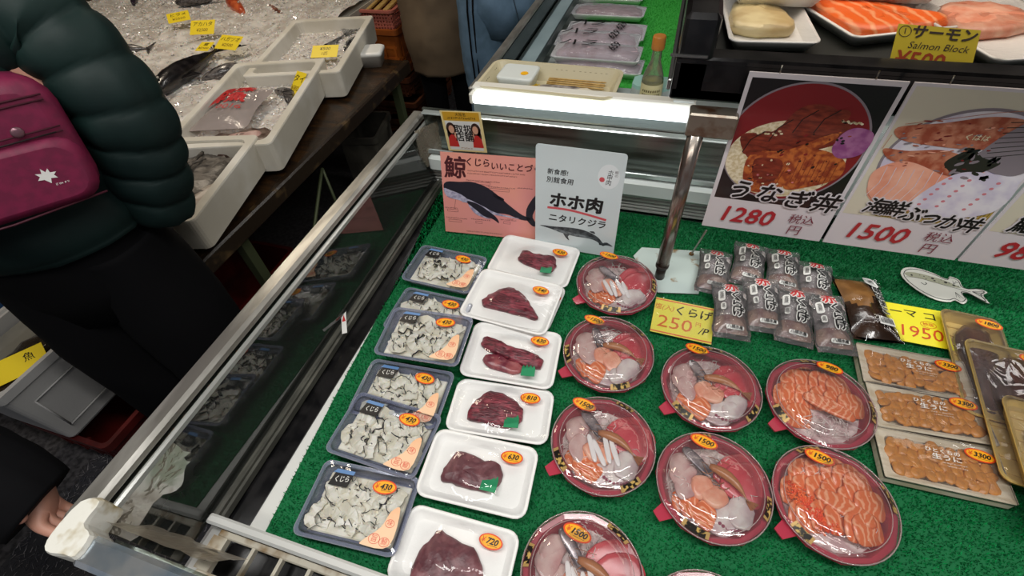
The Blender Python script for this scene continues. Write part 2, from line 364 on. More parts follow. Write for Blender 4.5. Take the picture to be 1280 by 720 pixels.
# ---------------------------------------------------------------- second case behind
Z2 = 1.0
K2 = thing('display_case', 'second fish counter behind the tube lamp with whale meat trays', 'display case')
greyb = mat('blue_grey_enamel', '9db0b4', .3, col2='8a9da2', scale=4)
g = G(); g.box((.3, 1.217, .5), (1.64, .012, .985)); g.box((-.53, 2.2, .46), (.012, 1.97, .9)); g.box((.3, 2.2, .4), (1.64, 1.96, .82)); g.build('body', mat('case2_body', 'aeb8b4', .35), K2)
g = G(); g.box((-.518, 2.2, Z2-.005), (.026, 1.98, .016), 0, b=.004); g.build('side_rim', alum, K2)
g = G(); g.box((-.509, 2.2, .955), (.004, 1.96, .085)); g.build('side_glass', glass, K2)
g = G(); g.box((-.47, 2.2, .895), (.052, 1.96, .03)); g.build('side_ledge', greyb, K2)
g = G(); g.box((-.442, 2.2, .896), (.006, 1.96, .034)); g.box((-.499, 2.2, .898), (.006, 1.96, .034)); g.build('ledge_trim', mat('dark_trim', '3c4648', .3), K2)
g = G(); g.box((-.405, 2.2, .832), (.066, 1.96, .03)); g.build('inner_ledge', mat('grey_ledge', 'a9b0ae', .35), K2)
g = G(); g.box((.3, 1.27, .965), (1.56, .12, .03), 0, b=.004); g.build('front_ledge', mat('grey_sill', 'aab4b4', .3), K2)
grass('grass_mat', 'bright green grass mat inside the second counter', [(-.37, 1.34), (.6, 1.34), (.6, 3.15), (-.37, 3.15)], .85, 60000, .006, ('2f9a35', '3aac3c', '4cb84a'), 2)

# ---------------------------------------------------------------- raised black case with posters
K3 = thing('display_case', 'raised glossy black display case holding salmon trays, top right', 'display case')
YF = .872
g = G(); g.box((.67, YF+.36, 1.19), (1.32, .72, .024), 0, b=.004); g.box((.67, YF+.006, 1.213), (1.32, .012, .066), 0, b=.003); g.box((.67, YF+.7, 1.28), (1.32, .012, .2), 0); g.build('body', blackp, K3)
g = G(); g.box((.67, YF+.022, 1.247), (1.32, .045, .014), 0, b=.004); g.build('front_rail', blackp, K3)
g = G(); g.box((.041, YF+.36, 1.255), (.058, .72, .13), 0, b=.008); g.build('side_wall', blackp, K3)
g = G(); g.box((.007, YF+.34, 1.2), (.008, .66, .02), 0, b=.002); g.box((.03, YF-.001, 1.256), (.06, .004, .004), 0); g.build('side_trim', mat('trim_alu', '8e8e8c', .25, .8), K3)
g = G(); g.box((.72, 1.165, 1.6), (1.28, 1.07, .03), 0, b=.008)  # unseen lid, its overhang set to shade the upper posters
for x in (.095, 1.32): g.box((x, YF+.68, 1.4), (.03, .03, .39), 0)
g.build('lid', blackp, K3)
g = G(); g.box((.67, YF+.36, 1.203), (1.22, .66, .004)); g.build('liner', mat('dark_green_liner', '0b100b', .6), K3)
l = area('case_fill_light', (.6, YF+.3, 1.575), 1.1, .3, 3.2, (1, .86, .72)); l.rotation_euler = (0, 0, 0)  # added light inside the case to brighten the trays
area('under_case_fill', (.62, 1.02, 1.165), 1.1, .05, 1.6, (1, .98, .95))  # added fill light for the mat behind the posters
g = G(); g.box((.62, 1.02, 1.172), (1.14, .06, .012), 0, b=.003); g.build('fill_light_strip', white, K3)  # housing added for the fill light above
# post and beam
beam_m = mat('rusty_steel', '8f877b', .35, .7, col2='6b4a34', scale=28, lo=.5, hi=.68)
P0 = at(824, 347); PB = thing('support_post', 'rusty chrome post standing on a metal plate before the posters', 'post', (P0.x, P0.y, 0))
g = G(); g.tube([(0, 0, .752), (0, 0, .79)], .0115, 16, 1); g.tube([(0, 0, .79), (0, 0, 1.135)], .0145, 16); g.tube([(0, 0, .79), (0, 0, .797)], .0155, 16, 1); g.build('post', [mat('rusty_chrome', 'a09890', .22, .9, col2='6e4028', scale=10, detail=5, lo=.42, hi=.62, stretch=(3, 3, 1)), mat('dark_collar', '4a4440', .35, .7)], PB)
g = G(); g.box((.022, .008, 1.153), (.082, .036, .045), 0, b=.003); g.build('beam', beam_m, PB)
a, b, c, d = at(802, 310), at(880, 315), at(873, 368), at(822, 365)
g = G(); g.prism([(v.x-P0.x, v.y-P0.y) for v in (Vector((.07, .79, 0)), c, b, a, Vector((.0, .9, 0)))][::-1], .7505, .7525); g.build('foot_plate', mat('plate_blue_white', 'b9c8c4', .4, col2='8b7350', scale=30, lo=.62, hi=.7), PB)
q0, q1 = at(864, 318, .753), aty(883, 288, .86)
g = G(); g.tube([q0-P0+Vector((0, 0, P0.z)), q1-P0+Vector((0, 0, P0.z))], .0022, 6); g.ball(tuple(q0-P0+Vector((0, 0, P0.z+.002))), (.006, .006, .004), 1); g.build('stay_wire', [mat('wire', '9c9c90', .3, .6), mat('rust', '7a5428', .8)], PB)
PB.location.z = 0
for ch in KIDS(PB): pass
# ---------------------------------------------------------------- goods on the green mat
TOP = .7515
ring_m = mat('sticker_red', 'dd4a1e', .4); yel_m = mat('sticker_yellow', 'f5ac1c', .4); yred = mat('sticker_yen_red', 'd24a18', .4)
def sticker(P, x, y, z, s, rot=0, w=.043, h=.024, tilt=None, mark='¥'):
    """oval orange price sticker: red rim, yellow field, red yen sign, handwritten figures"""
    M = T(x, y, z) @ RZ(rot)
    if tilt: M = M @ RX(tilt[0]) @ RY(tilt[1])
    g = G(); g.prism([(w/2*cos(2*PI*i/28), h/2*sin(2*PI*i/28)) for i in range(28)], 0, .0004, 0, M)
    g.ell(0, 0, w*.44, h*.41, .0006, 1, M)
    g.text(mark, -w*.31, 0, h*.5, .0008, 2, M, .01, .2)
    k = .5 if len(s) == 3 else .47 if len(s) == 4 else .4
    g.text(s, w*.07, 0, h*k*1.12, .0009, 3, M, .03, .25, 1.0)
    g.line([(-w*.1, -h*.27), (w*.3, -h*.24)], .0006, .0009, 3, M)
    return g.build('price_sticker', [ring_m, yel_m, yred, black], P)

# --- packs of sliced whale skin
skin_w = mat('blubber_white', 'f6f0da', .35, col2='e4dcc0', scale=40, sss=.1, bump=.2, bscale=120)
skin_b = mat('skin_black', '17171b', .35)
orange_print = mat('orange_print', 'eaa877', .4, col2='f0c9a4', scale=14)
pinkred = mat('pink_red_print', 'd8483a', .4)
bluep = mat('blue_print', '5f86b8', .4)
RIB = {}
def ribbon_me(k):
    if k in RIB: return RIB[k]
    rnd = random.Random(k*17+3); g = G(); L = rnd.uniform(.036, .055); b = rnd.uniform(-.016, .016)
    g.ribbon([(-L/2, 0, 0), (-L/5, b, .002), (L/5, b*.6+rnd.uniform(-.006, .006), .003), (L/2, rnd.uniform(-.008, .008), 0)], rnd.uniform(.017, .024), .003, 0, 1, None, k, .006, rnd.uniform(-.2, .3))
    o = g.build('slice', [skin_w, skin_b]); RIB[k] = o.data; C.objects.unlink(o); return RIB[k]
def skin_pack(q, w, d, rot, z, label, seed, price='430'):
    P = thing('fish_pack', label, 'food pack', (q.x, q.y, z), rot, 'clear packs of sliced whale skin')
    g = G(); g.loft([rrect(w-.03, d-.03, .01, 0), rrect(w-.022, d-.022, .012, .002), rrect(w-.01, d-.01, .012, .02), rrect(w, d, .014, .021), rrect(w, d, .014, .0235), rrect(w-.012, d-.012, .012, .0225), rrect(w-.024, d-.024, .012, .004)], 0, smooth=False)
    g.build('tray', mat('bluish_clear_tray', 'c2c6da', .15, trans=.55, spec=.6, alpha=.75), P)
    rnd = random.Random(seed); n = 0
    nx, ny = 6, 4
    for j in range(ny):
        for i in range(nx):
            me = ribbon_me(rnd.randrange(14)); o = bpy.data.objects.new('slice', me); C.objects.link(o); o.parent = P
            ra = rnd.uniform(0, 6.28); hx = abs(cos(ra))*.027+abs(sin(ra))*.015; hy = abs(sin(ra))*.027+abs(cos(ra))*.015; lx, ly = w/2-.013-hx, d/2-.012-hy
            xx = (i-(nx-1)/2)*(w-.05)/(nx-1)+rnd.uniform(-.006, .006); yy = (j-(ny-1)/2)*(d-.036)/(ny-1)+rnd.uniform(-.005, .005)
            o.location = (max(-lx, min(lx, xx)), max(-ly, min(ly, yy)), .008+.010*rnd.random())
            o.rotation_euler = (rnd.uniform(-.2, .2), rnd.uniform(-.15, .15), ra)
    g = G(); g.box((0, 0, .006), (w-.03, d-.03, .006), 0, b=.002); g.build('bottom_slices', skin_w, P)
    zt = .0305
    g = G(); g.loft([rrect(w-.003, d-.003, .013, .0238), rrect(w-.014, d-.014, .012, .025), rrect(w-.02, d-.02, .012, zt-.001), rrect(w-.028, d-.028, .01, zt)], 0, None, False, True, False); g.build('lid', boxfilm, P)
    # printed band on the lid: black name patch with blue ends, orange corner with red outlines
    g = G(); M = T(-w*.24, d*.27, zt+.0003)
    g.prism([(-.02, -.014), (.016, -.014), (.02, .014), (-.014, .014)], 0, .0002, 1, M); g.prism([(-.019, .008), (.019, .008), (.02, .0145), (-.014, .0145)], .0002, .0003, 2, M)
    g.prism([(-.013, -.012), (.016, -.012), (.018, .008), (-.009, .008)], .0003, .0004, 1, M); g.text('くじら', .0015, -.002, .0118, .0007, 0, M, .012, .1, .8, .12)
    g.build('name_patch', [white, black, bluep], P)
    g = G(); M = T(w*.3, -d*.16, zt+.0003)
    g.prism([(v.x, v.y) for v in catmull([(.022, .026, 0), (.024, -.03, 0), (-.02, -.036, 0), (-.022, -.03, 0), (.0, -.006, 0), (.008, .02, 0)], 24)][::-1], 0, .0002, 0, M)
    for cx, cy, r, ch in ((-.004, -.024, .0095, '旨'), (.014, -.026, .0085, '鯨'), (.013, .002, .0075, '味')):
        for k in range(14):
            a0, a1 = 2*PI*k/14, 2*PI*(k+1)/14; g.line([(cx+r*cos(a0), cy+r*.8*sin(a0)), (cx+r*cos(a1), cy+r*.8*sin(a1))], .0008, .0004, 1, M)
        g.text(ch, cx, cy, r*1.25, .0004, 1, M, .0)
    g.build('orange_label', [orange_print, pinkred], P)
    sticker(P, w*.2, d*.27, zt+.0005, price, -.03+.1*(seed % 3-1))
    return P
def fr(tl, tr, bl, z): return frame(tl, tr, bl, z)
SP = [((527, 305), (612, 322), (512, 350), 0, 'clear pack of whale skin slices nearest the pink whale sign, back of its column'),
      ((509, 358), (597, 377), (496, 400), 0, 'whale skin pack mostly covered by the pack overlapping it in front, second from back'),
      ((487, 383), (594, 398), (464, 440), .03, 'whale skin pack raised on top of its neighbours, third from back of the column'),
      ((470, 448), (566, 465), (455, 484), 0, 'whale skin pack half hidden below the raised pack, fourth from back'),
      ((438, 488), (546, 520), (412, 562), .006, 'whale skin pack with black name patch, second from the white front rail'),
      ((402, 575), (522, 600), (368, 664), 0, 'nearest whale skin pack, touching the white front rail by the vent')]
for i, (a, b, c, dz, lab) in enumerate(SP):
    q, w, d, r = fr(a, b, c, TOP+.024+dz)
    w, d = .185, .128
    A, B2, C2 = at(*a, TOP+.024+dz), at(*b, TOP+.024+dz), at(*c, TOP+.024+dz); r = rot_of(A, B2)
    ctr = (A+B2)/2 + Vector((sin(r), -cos(r), 0))*d/2
    if i in (5, 4, 2): ctr = (B2+C2)/2
    skin_pack(ctr, w, d, r, TOP+dz, lab, i)

# --- white foam trays of whale meat
meat = [mat('whale_meat_dark', '4a0e1e', .3, col2='9c4250', scale=38, detail=5, dist=1.5, bump=1.0, bscale=90, lo=.42, hi=.68, stretch=(1, 4, 1)),
        mat('whale_meat_grey', '5c3038', .4, col2='85555a', scale=28, detail=5, dist=1, bump=.8, bscale=80, lo=.4, hi=.65)]
green_leaf = mat('green_plastic_leaf', '2f8f62', .3)
def foam_tray(P, w, d, h=.016, name='tray'):
    g = G(); g.loft([rrect(w-.03, d-.03, .012, 0), rrect(w-.024, d-.024, .014, .001), rrect(w-.006, d-.006, .018, h*.7), rrect(w, d, .02, h*.9), rrect(w, d, .02, h), rrect(w-.008, d-.008, .018, h+.0008), rrect(w-.014, d-.014, .016, h-.003), rrect(w-.034, d-.034, .014, .005)], 0)
    return g.build(name, foam, P)
def meat_tray(tl, tr, bl, outline, price, label, mi=0, z=TOP, leaf=(.02, -.02, .2), seed=0, spos=None, H=.017, w0=None, extra=None):
    q, w, d, r = fr(tl, tr, bl, z+.016)
    w = w0 or w
    P = thing('meat_tray', label, 'food tray', (q.x, q.y, z), r, 'white foam trays of whale meat')
    foam_tray(P, w, d)
    g = G(); g.lump([(a*1.2, b*1.12) for a, b in outline], H, 0, T(0, 0, .004), 34, seed, .2, .35, 90); g.build('whale_meat', meat[mi], P)
    if extra: g = G(); g.lump(extra, .014, 0, T(0, 0, .005), 20, seed+9, .2, .6, 80); g.build('whale_meat', mat('whale_meat_wine', '6e2a3a', .25, col2='a45c5e', scale=30, bump=.4, bscale=100), P)
    if leaf:
        M = T(leaf[0]*1.2, leaf[1]*1.12, H+.004) @ RZ(leaf[2]) @ RX(-.25); g = G()
        pts = [(a*1.25, b*1.25) for a, b in [(-.011, -.012), (.011, -.012), (.011, .006), (.0085, .014), (.006, .007), (.003, .015), (0, .007), (-.003, .0145), (-.006, .007), (-.0085, .013), (-.011, .006)]]
        g.prism(pts, 0, .0006, 0, M); g.build('green_leaf', green_leaf, P)
    g = G(); n = 14; zz = H+.0075; vs = []
    for j in range(n+1):
        for i in range(n+1):
            u, v = i/n*2-1, j/n*2-1; e = max(abs(u), abs(v)); x, y = u*(w/2-.006), v*(d/2-.006)
            k = max(0, 1-(math.hypot(x/.062, y/.05))**2.2)
            vs.append((x, y, .0175+(zz-.0165)*min(1, k*1.3)+.0006*nz((x, y, 0), 60, seed)*(e < .9)))
    g.add(vs, [(j*(n+1)+i, j*(n+1)+i+1, (j+1)*(n+1)+i+1, (j+1)*(n+1)+i) for j in range(n) for i in range(n)], 0, None, True); g.build('wrap', wrap, P)
    sx, sy = spos or (w*.27, d*.28)
    sticker(P, sx, sy, .0195, price, random.Random(seed).uniform(-.12, .08), .04, .023)
    return P
meat_tray((632, 292), (727, 311), (617, 341), [(-.03, .025), (.0, .02), (.036, .024), (.048, -.0), (.042, -.022), (.01, -.02), (-.03, -.008), (-.034, .008)], '630', 'white tray of whale meat leaning against the white whale sign, farthest back', seed=1, leaf=(.034, -.026, .15))
meat_tray((605, 333), (718, 362), (590, 390), [(-.03, .02), (.03, .02), (.04, -.02), (-.03, -.02)], '540', 'white meat tray almost hidden beneath the 540 yen tray above it', seed=2, leaf=None, spos=(.078, .03), w0=.2)
meat_tray((604, 334), (706, 357), (589, 397), [(-.052, -.012), (-.042, .012), (-.014, .034), (.008, .026), (.04, -.002), (.06, -.03), (.03, -.03), (-.02, -.03), (-.048, -.03)], '540', 'white tray with a large triangular whale meat block marked 540, stacked on another', seed=3, leaf=None, z=TOP+.02)
meat_tray((595, 401), (704, 417), (572, 468), [(-.058, .03), (-.03, .026), (.0, .014), (.05, .006), (.052, -.02), (.02, -.02), (-.03, -.004), (-.056, .008)], '630', 'white tray with two pieces of whale meat marked 630, between the 540 and 810 trays', seed=4, leaf=(.036, -.034, .1), z=TOP+.012, extra=[(-.055, -.012), (-.03, -.006), (.0, -.016), (.03, -.022), (.02, -.044), (-.03, -.04), (-.054, -.03)])
meat_tray((574, 472), (694, 489), (556, 537), [(-.05, -.004), (-.044, .012), (-.026, .034), (.0, .032), (.03, .014), (.036, -.01), (.014, -.03), (-.02, -.026), (-.048, -.026)], '810', 'white tray of glossy dark whale meat marked 810, sticker half under its neighbour', seed=5, leaf=(.022, -.02, .1), z=TOP+.0)
meat_tray((547, 534), (675, 561), (525, 620), [(-.052, -.012), (-.046, .008), (-.032, .028), (.0, .02), (.03, .018), (.034, -.012), (.01, -.028), (-.03, -.026), (-.05, -.024)], '630', 'white tray of greyish red whale meat marked 630, second from the front', mi=1, seed=6, leaf=(.022, -.016, 0), z=TOP+.01)
meat_tray((516, 628), (652, 666), (487, 726), [(-.05, -.03), (-.045, .0), (-.03, .025), (.0, .02), (.03, .012), (.045, -.02), (.036, -.05), (.0, -.06), (-.04, -.055)], '720', 'white tray of purple grey whale meat marked 720, nearest the front rail', mi=1, seed=7, leaf=None)

# --- round sashimi bowls
red_bowl = mat('crimson_lacquer_plastic', 'b0384c', .22, spec=.6, coat=.4)
tuna_m = mat('tuna_red', 'b92f40', .22, col2='cf5a60', scale=20, dist=1, sss=.15, lo=.3, hi=.9)
salm_m = mat('salmon_orange', 'dd7040', .22, col2='f0aa84', scale=27, kind='wave', dist=9, sss=.15, lo=.5, hi=1.2)
salm2_m = mat('salmon_pale', 'df9277', .25, col2='eab39a', scale=30, sss=.15)
squid_m = mat('squid_white', 'd8cfcc', .2, col2='bfa9ac', scale=26, sss=.15)
octo_m = mat('octopus_skin', '8d4a5c', .25); bream_m = mat('bream_pink', 'cbaeaa', .25, col2='b78b8b', scale=24, sss=.1)
shrimp_m = mat('shrimp_shell', 'b87848', .25, col2='9c5c38', scale=34, lo=.3, hi=.7)
daikon_m = mat('daikon', 'e9dfdc', .3); roe_m = mat('roe', 'e8481a', .12, col2='f07030', scale=80, sss=.2)
silver_m = mat('silver_skin', '9a8f92', .2, .3, col2='4d4850', scale=70)
band_m = mat('band_black', '1c1916', .3, col2='c9a860', scale=150, lo=.52, hi=.58); gold_m = mat('band_gold', 'c8a468', .3, .3)
def poly12(r, z, n=48, cx=0, cy=0, k=.75):
    out = []
    for i in range(n):
        a = 2*PI*i/n; q = cos(PI/12)/cos((a % (PI/6))-PI/12); q = 1+(q-1)*k; out.append((cx+r*q*cos(a), cy+r*q*sin(a), z))
    return out
def slab(P, name, m, outline, h, x, y, z, rot, seed, tilt=(0, 0), rough=.08):
    outline = [(a*1.3, b*1.3) for a, b in outline]; x *= 1.2; y *= 1.2; rr_ = math.hypot(x, y); q_ = min(1, .053/max(rr_, 1e-6)); x *= q_; y *= q_
    g = G(); g.lump(outline, h, 0, None, 18, seed, rough, .3, 60); return g.build(name, m, P, T(x, y, z) @ RZ(rot) @ RX(tilt[0]) @ RY(tilt[1]))
def shrimp(P, x, y, z, rot, L=.075):
    g = G(); pts = []; r = []
    for i in range(13):
        t = i/12; pts.append((-L/2+L*t, .008*sin(PI*t), .004*sin(PI*t))); r.append(.001+.0085*sin(PI*min(1, t*1.0+.12))**.8*(1-.35*t)*(1+.06*(i % 2)))
    g.tube(pts, r, 10, 0, None, True, .8)
    for s in (-1, 0, 1): g.prism([(L/2-.004, -.001), (L/2+.012, s*.007-.003), (L/2+.012, s*.007+.003), (L/2-.004, .001)], -.0005, .0008, 0)
    for k in range(4): g.tube([(-L/2+.01+k*.011, -.004, 0), (-L/2+.006+k*.011, -.014, -.002), (-L/2-.002+k*.011, -.018, 0)], .0007, 4)
    for s in (-1, 1): g.tube([(-L/2+.002, 0, .003), (-L/2-.012, s*.008, .006), (-L/2-.002+.02, s*.022, .008)], .0005, 4)
    g.ball((-L/2+.008, .003, .005), .0018, 1, nu=6, nv=4)
    return g.build('shrimp', [shrimp_m, black], P, T(x, y, z) @ RZ(rot))
SL = [(-.018, -.01), (-.012, .011), (.008, .013), (.02, .006), (.016, -.01), (.0, -.014)]
def shreds(P, areas, n, seed, m=None, name='daikon_shreds'):
    rnd = random.Random(seed); g = G()
    for _ in range(n):
        ax, ay, ar = rnd.choice(areas); a = rnd.uniform(0, 6.28); q = ar*rnd.random()**.5; cx, cy = ax+q*cos(a), ay+q*sin(a); b = rnd.uniform(0, 6.28); L = rnd.uniform(.012, .024); z = rnd.uniform(.012, .028)
        if math.hypot(cx, cy) > .07: continue
        g.tube([(cx-L*cos(b)/2, cy-L*sin(b)/2, z-.004), (cx+rnd.uniform(-.004, .004), cy+rnd.uniform(-.004, .004), z+.003), (cx+L*cos(b)/2, cy+L*sin(b)/2, z-.003)], .0006, 3)
    o = g.build(name, m or daikon_m, P); o['kind'] = 'stuff'; return o
def bowl(x, y, price, label, seed, kind='mixed', rot=0, spos=(-.035, .062)):
    P = thing('sashimi_bowl', label, 'sashimi bowl', (x, y, TOP), rot, 'round red plastic bowls of sashimi')
    R = .0925
    g = G(); g.loft([poly12(.066, 0), poly12(.07, .002), poly12(.084, .02), poly12(R*.99, .024), poly12(R, .026), poly12(R*.985, .029), poly12(.083, .0275), poly12(.08, .024), poly12(.07, .008)], 0, smooth=False)
    g.loft([[(R*.93*cos(a), R*.93*sin(a), z) for a in (3.68, 3.78, 3.90, 4.02)] + [(R*1.2*cos(a), R*1.2*sin(a), z) for a in (3.93, 3.85, 3.77)] for z in (.022, .025)], 0, smooth=False)
    g.build('bowl_base', red_bowl, P)
    rnd = random.Random(seed); J = lambda a: rnd.uniform(-a, a)
    if kind == 'mixed':
        shreds(P, [(.0, .045, .028), (.05, -.01, .022), (-.05, -.015, .02), (0, 0, .05)], 150, seed)
        g = G(); g.ell(0, 0, .066, .066, .0095); g.prism([(.075*cos(a), .075*sin(a)) for a in [2*PI*i/30 for i in range(30)]], .009, .011); g.build('daikon_bed', mat('daikon_bed', 'd9c8c6', .5, col2='b99a9c', scale=60, bump=.6, bscale=200), P)
        for k in range(2): slab(P, 'tuna_slice', tuna_m, [(-.026, -.018), (-.02, .014), (.006, .03), (.026, .02), (.03, -.01), (.014, -.028)], .006, .034+k*.008+J(.002), .028-k*.012+J(.003), .019+.004*k, -.3+J(.15), seed+k, (.15, .1))
        for k in range(3): slab(P, 'squid_slice', bream_m, [(-.02, -.012), (-.014, .014), (.012, .016), (.02, -.006)], .005, -.048+k*.009+J(.003), .026-k*.018+J(.003), .017+.003*k, 1.0+J(.4), seed+10+k, (J(.3), .2))
        slab(P, 'silver_fish_slice', silver_m, [(-.02, -.006), (-.018, .006), (.018, .007), (.022, -.004)], .005, -.02+J(.004), .026+J(.004), .026, -.9+J(.3), seed+3, (.1, 0))
        for k in range(3): slab(P, 'salmon_slice', salm_m, [(a*.9, b) for a, b in SL], .006, -.042+k*.014+J(.003), -.036-k*.007+J(.003), .018+.003*k, .8+J(.5), seed+20+k, (J(.25), J(.25)))
        for k in range(2): slab(P, 'salmon_block', salm2_m, [(a*.8, b*1.1) for a, b in SL], .011, -.012+k*.017+J(.004), -.008-k*.004+J(.004), .02, J(1), seed+30+k, (J(.2), J(.2)))
        for k in range(3):
            o = slab(P, 'octopus_slice', squid_m, [(-.018, -.012), (-.02, .006), (-.004, .015), (.016, .012), (.02, -.006), (.004, -.015)], .0055, .008+k*.018+J(.003), -.045+k*.008+J(.003), .018+.0035*k, .4*k+J(.6), seed+40+k, (J(.2), J(.2)), .3)
        g = G()
        for k in range(9): a = -2.4+k*.27; g.tube([(.03+.024*cos(a), -.045+.017*sin(a), .026), (.03+.024*cos(a), -.045+.017*sin(a), .0275)], .0028, 8)
        g.build('octopus_suckers', octo_m, P)['kind'] = 'stuff'
        if seed % 5 != 1: shrimp(P, .024, .006+J(.004), .032, -.5+J(.15) if seed % 2 else -.25)
        if seed % 3 == 0:
            for k in range(4): slab(P, 'squid_strip', mat('squid_bright', 'ece8e8', .2), [(-.016, -.003), (-.016, .003), (.016, .003), (.016, -.003)], .004, -.014+k*.011, -.012+J(.004), .031, -1.1+J(.15), seed+50+k)
    elif kind == 'salmon':
        g = G(); g.prism([(.075*cos(a), .075*sin(a)) for a in [2*PI*i/30 for i in range(30)]], .009, .0125); g.build('daikon_bed', mat('daikon_bed', 'd9c8c6', .5), P)
        for j in range(3):
            for k in range(6):
                if j == 2 and k > 1 and kind == 'salmon' and price == '980': continue
                slab(P, 'salmon_slice', salm_m, [(-.019, -.014), (-.017, .012), (.002, .019), (.018, .012), (.018, -.012), (.002, -.017)], .006, -.048+k*.0185+J(.002), .043-j*.03+J(.003)-abs(k-2.5)*.003*j, .016+.002*k, .25+J(.25), seed*9+k+j*7, (.25, .25))
        slab(P, 'salmon_slice', salm_m, [(-.03, -.008), (-.03, .006), (.0, .012), (.03, .006), (.032, -.008), (.0, -.012)], .007, .012, -.004, .029, -.35, seed+70)
        shreds(P, [(.03, -.035, .028), (-.01, -.045, .02)] if price == '980' else [(.0, -.012, .012), (-.03, .045, .014), (.045, -.035, .02)], 90 if price == '980' else 130, seed)
        if price != '980':
            g = G(); rnd2 = random.Random(5)
            for _ in range(420):
                t = rnd2.random(); x0, y0 = -.058+.05*t, .006-.052*t; g.ball((x0+rnd2.uniform(-.013, .013), y0+rnd2.uniform(-.012, .012), .026+rnd2.uniform(0, .005)), .0021, 0, None, 6, 4)
            g.build('salmon_roe', roe_m, P)['kind'] = 'stuff'
    else:
        g = G(); g.prism([(.075*cos(a), .075*sin(a)) for a in [2*PI*i/30 for i in range(30)]], .009, .0125); g.build('daikon_bed', mat('daikon_bed', 'd9c8c6', .5), P)
        shreds(P, [(0, .03, .045)], 220, seed)
        for k in range(4): slab(P, 'tuna_slice', tuna_m, SL, .006, -.04+k*.026, -.03, .017, .3, seed+k, (.2, .2))
    # black and gold printed band pieces on the bowl's sloping shoulder
    g = G()
    for a0, a1 in ((.1, .5), (2.6, 3.1), (4.3, 4.75)):
        N = 8
        for i in range(N):
            a, b = a0+(a1-a0)*i/N+seed*.31, a0+(a1-a0)*(i+1)/N+seed*.31
            vs = []
            for q in (a, b):
                vs += [((R-.0035)*cos(q), (R-.0035)*sin(q), .0338), ((R-.0125)*cos(q), (R-.0125)*sin(q), .0405)]
            g.add(vs, [(0, 2, 3, 1)], 0 if 0 < i < N-1 else 1)
    g.build('printed_band', [band_m, gold_m], P)
    g = G(); g.loft([poly12(R*1.0, .0295), poly12(R*1.0, .033), poly12(R*.96, .0335), poly12(.0785, .041), poly12(.074, .040), poly12(.068, .046), poly12(.055, .0495), poly12(.03, .0515), poly12(.006, .052)], 0, None, False, True, True)
    g.build('lid', lidfilm, P)
    g = G(); g.tube([(R*.985*cos(2*PI*i/48), R*.985*sin(2*PI*i/48), .0335) for i in range(49)], .0011, 5, 0, None, False); g.tube([(.0765*cos(2*PI*i/48), .0765*sin(2*PI*i/48), .0413) for i in range(49)], .0008, 5, 0, None, False)
    g.build('lid_rim', film('lid_rim_film', 'f8ecec', 1.6, .08, 0, haze=.25, hazecol='f0dcdc') if 'lid_rim_film' not in MATS else MATS['lid_rim_film'], P)
    sx, sy = spos; rr = math.hypot(sx, sy); th = math.atan2(sy, sx); tz = .0465 if rr < .072 else .0435
    Mx = T(sx, sy, tz) @ RZ(-.22-rot)
    sticker(P, sx, sy, tz+.001, price, -.2-rot, .046, .025, (-.12, .0))
    return P
import itertools
def bc(box, dz=.028):
    return at((box[0]+box[1])/2, (box[2]+box[3])/2, TOP+dz)
BW = [(-.0265, .767, '1500', 'mixed sashimi bowl at the back of its column, beside the post plate', 6, 'mixed', (-.03, .074)),
      (-.0148, .5715, '1500', 'mixed sashimi bowl with octopus and tuna, second from the back of the left column', 2, 'mixed', (-.04, .066)),
      (.0069, .3755, '1500', 'mixed sashimi bowl with a long shrimp over tuna, third from the back', 3, 'mixed', (-.045, .06)),
      (.011, .163, '1500', 'mixed sashimi bowl with white squid strips, nearest the front of the left column', 9, 'mixed', (-.018, .052)),
      (.186, .5425, '1500', 'mixed sashimi bowl just below the yellow 250 yen card', 4, 'mixed', (-.03, .072)),
      (.194, .3525, '1500', 'mixed sashimi bowl with a strong lamp glare on its lid, middle column', 5, 'mixed', (-.02, .065)),
      (.193, .129, '1500', 'bowl heaped with white radish shreds, cut by the bottom edge of the photo', 8, 'shreds', (.0, .035)),
      (.377, .560, '980', 'all salmon sashimi bowl marked 980 beside the wooden sea urchin boxes', 11, 'salmon', (.02, .072)),
      (.377, .3775, '1500', 'salmon and orange roe sashimi bowl marked 1500', 12, 'salmon', (-.02, .062)),
      (.372, .118, '1500', 'sashimi bowl of which only the lid edge shows at the bottom right', 13, 'shreds', (.0, .02))]
for x, y, pr, lab, sd, kd, sp in BW: bowl(x, y, pr, lab, sd, kd, 0, sp)

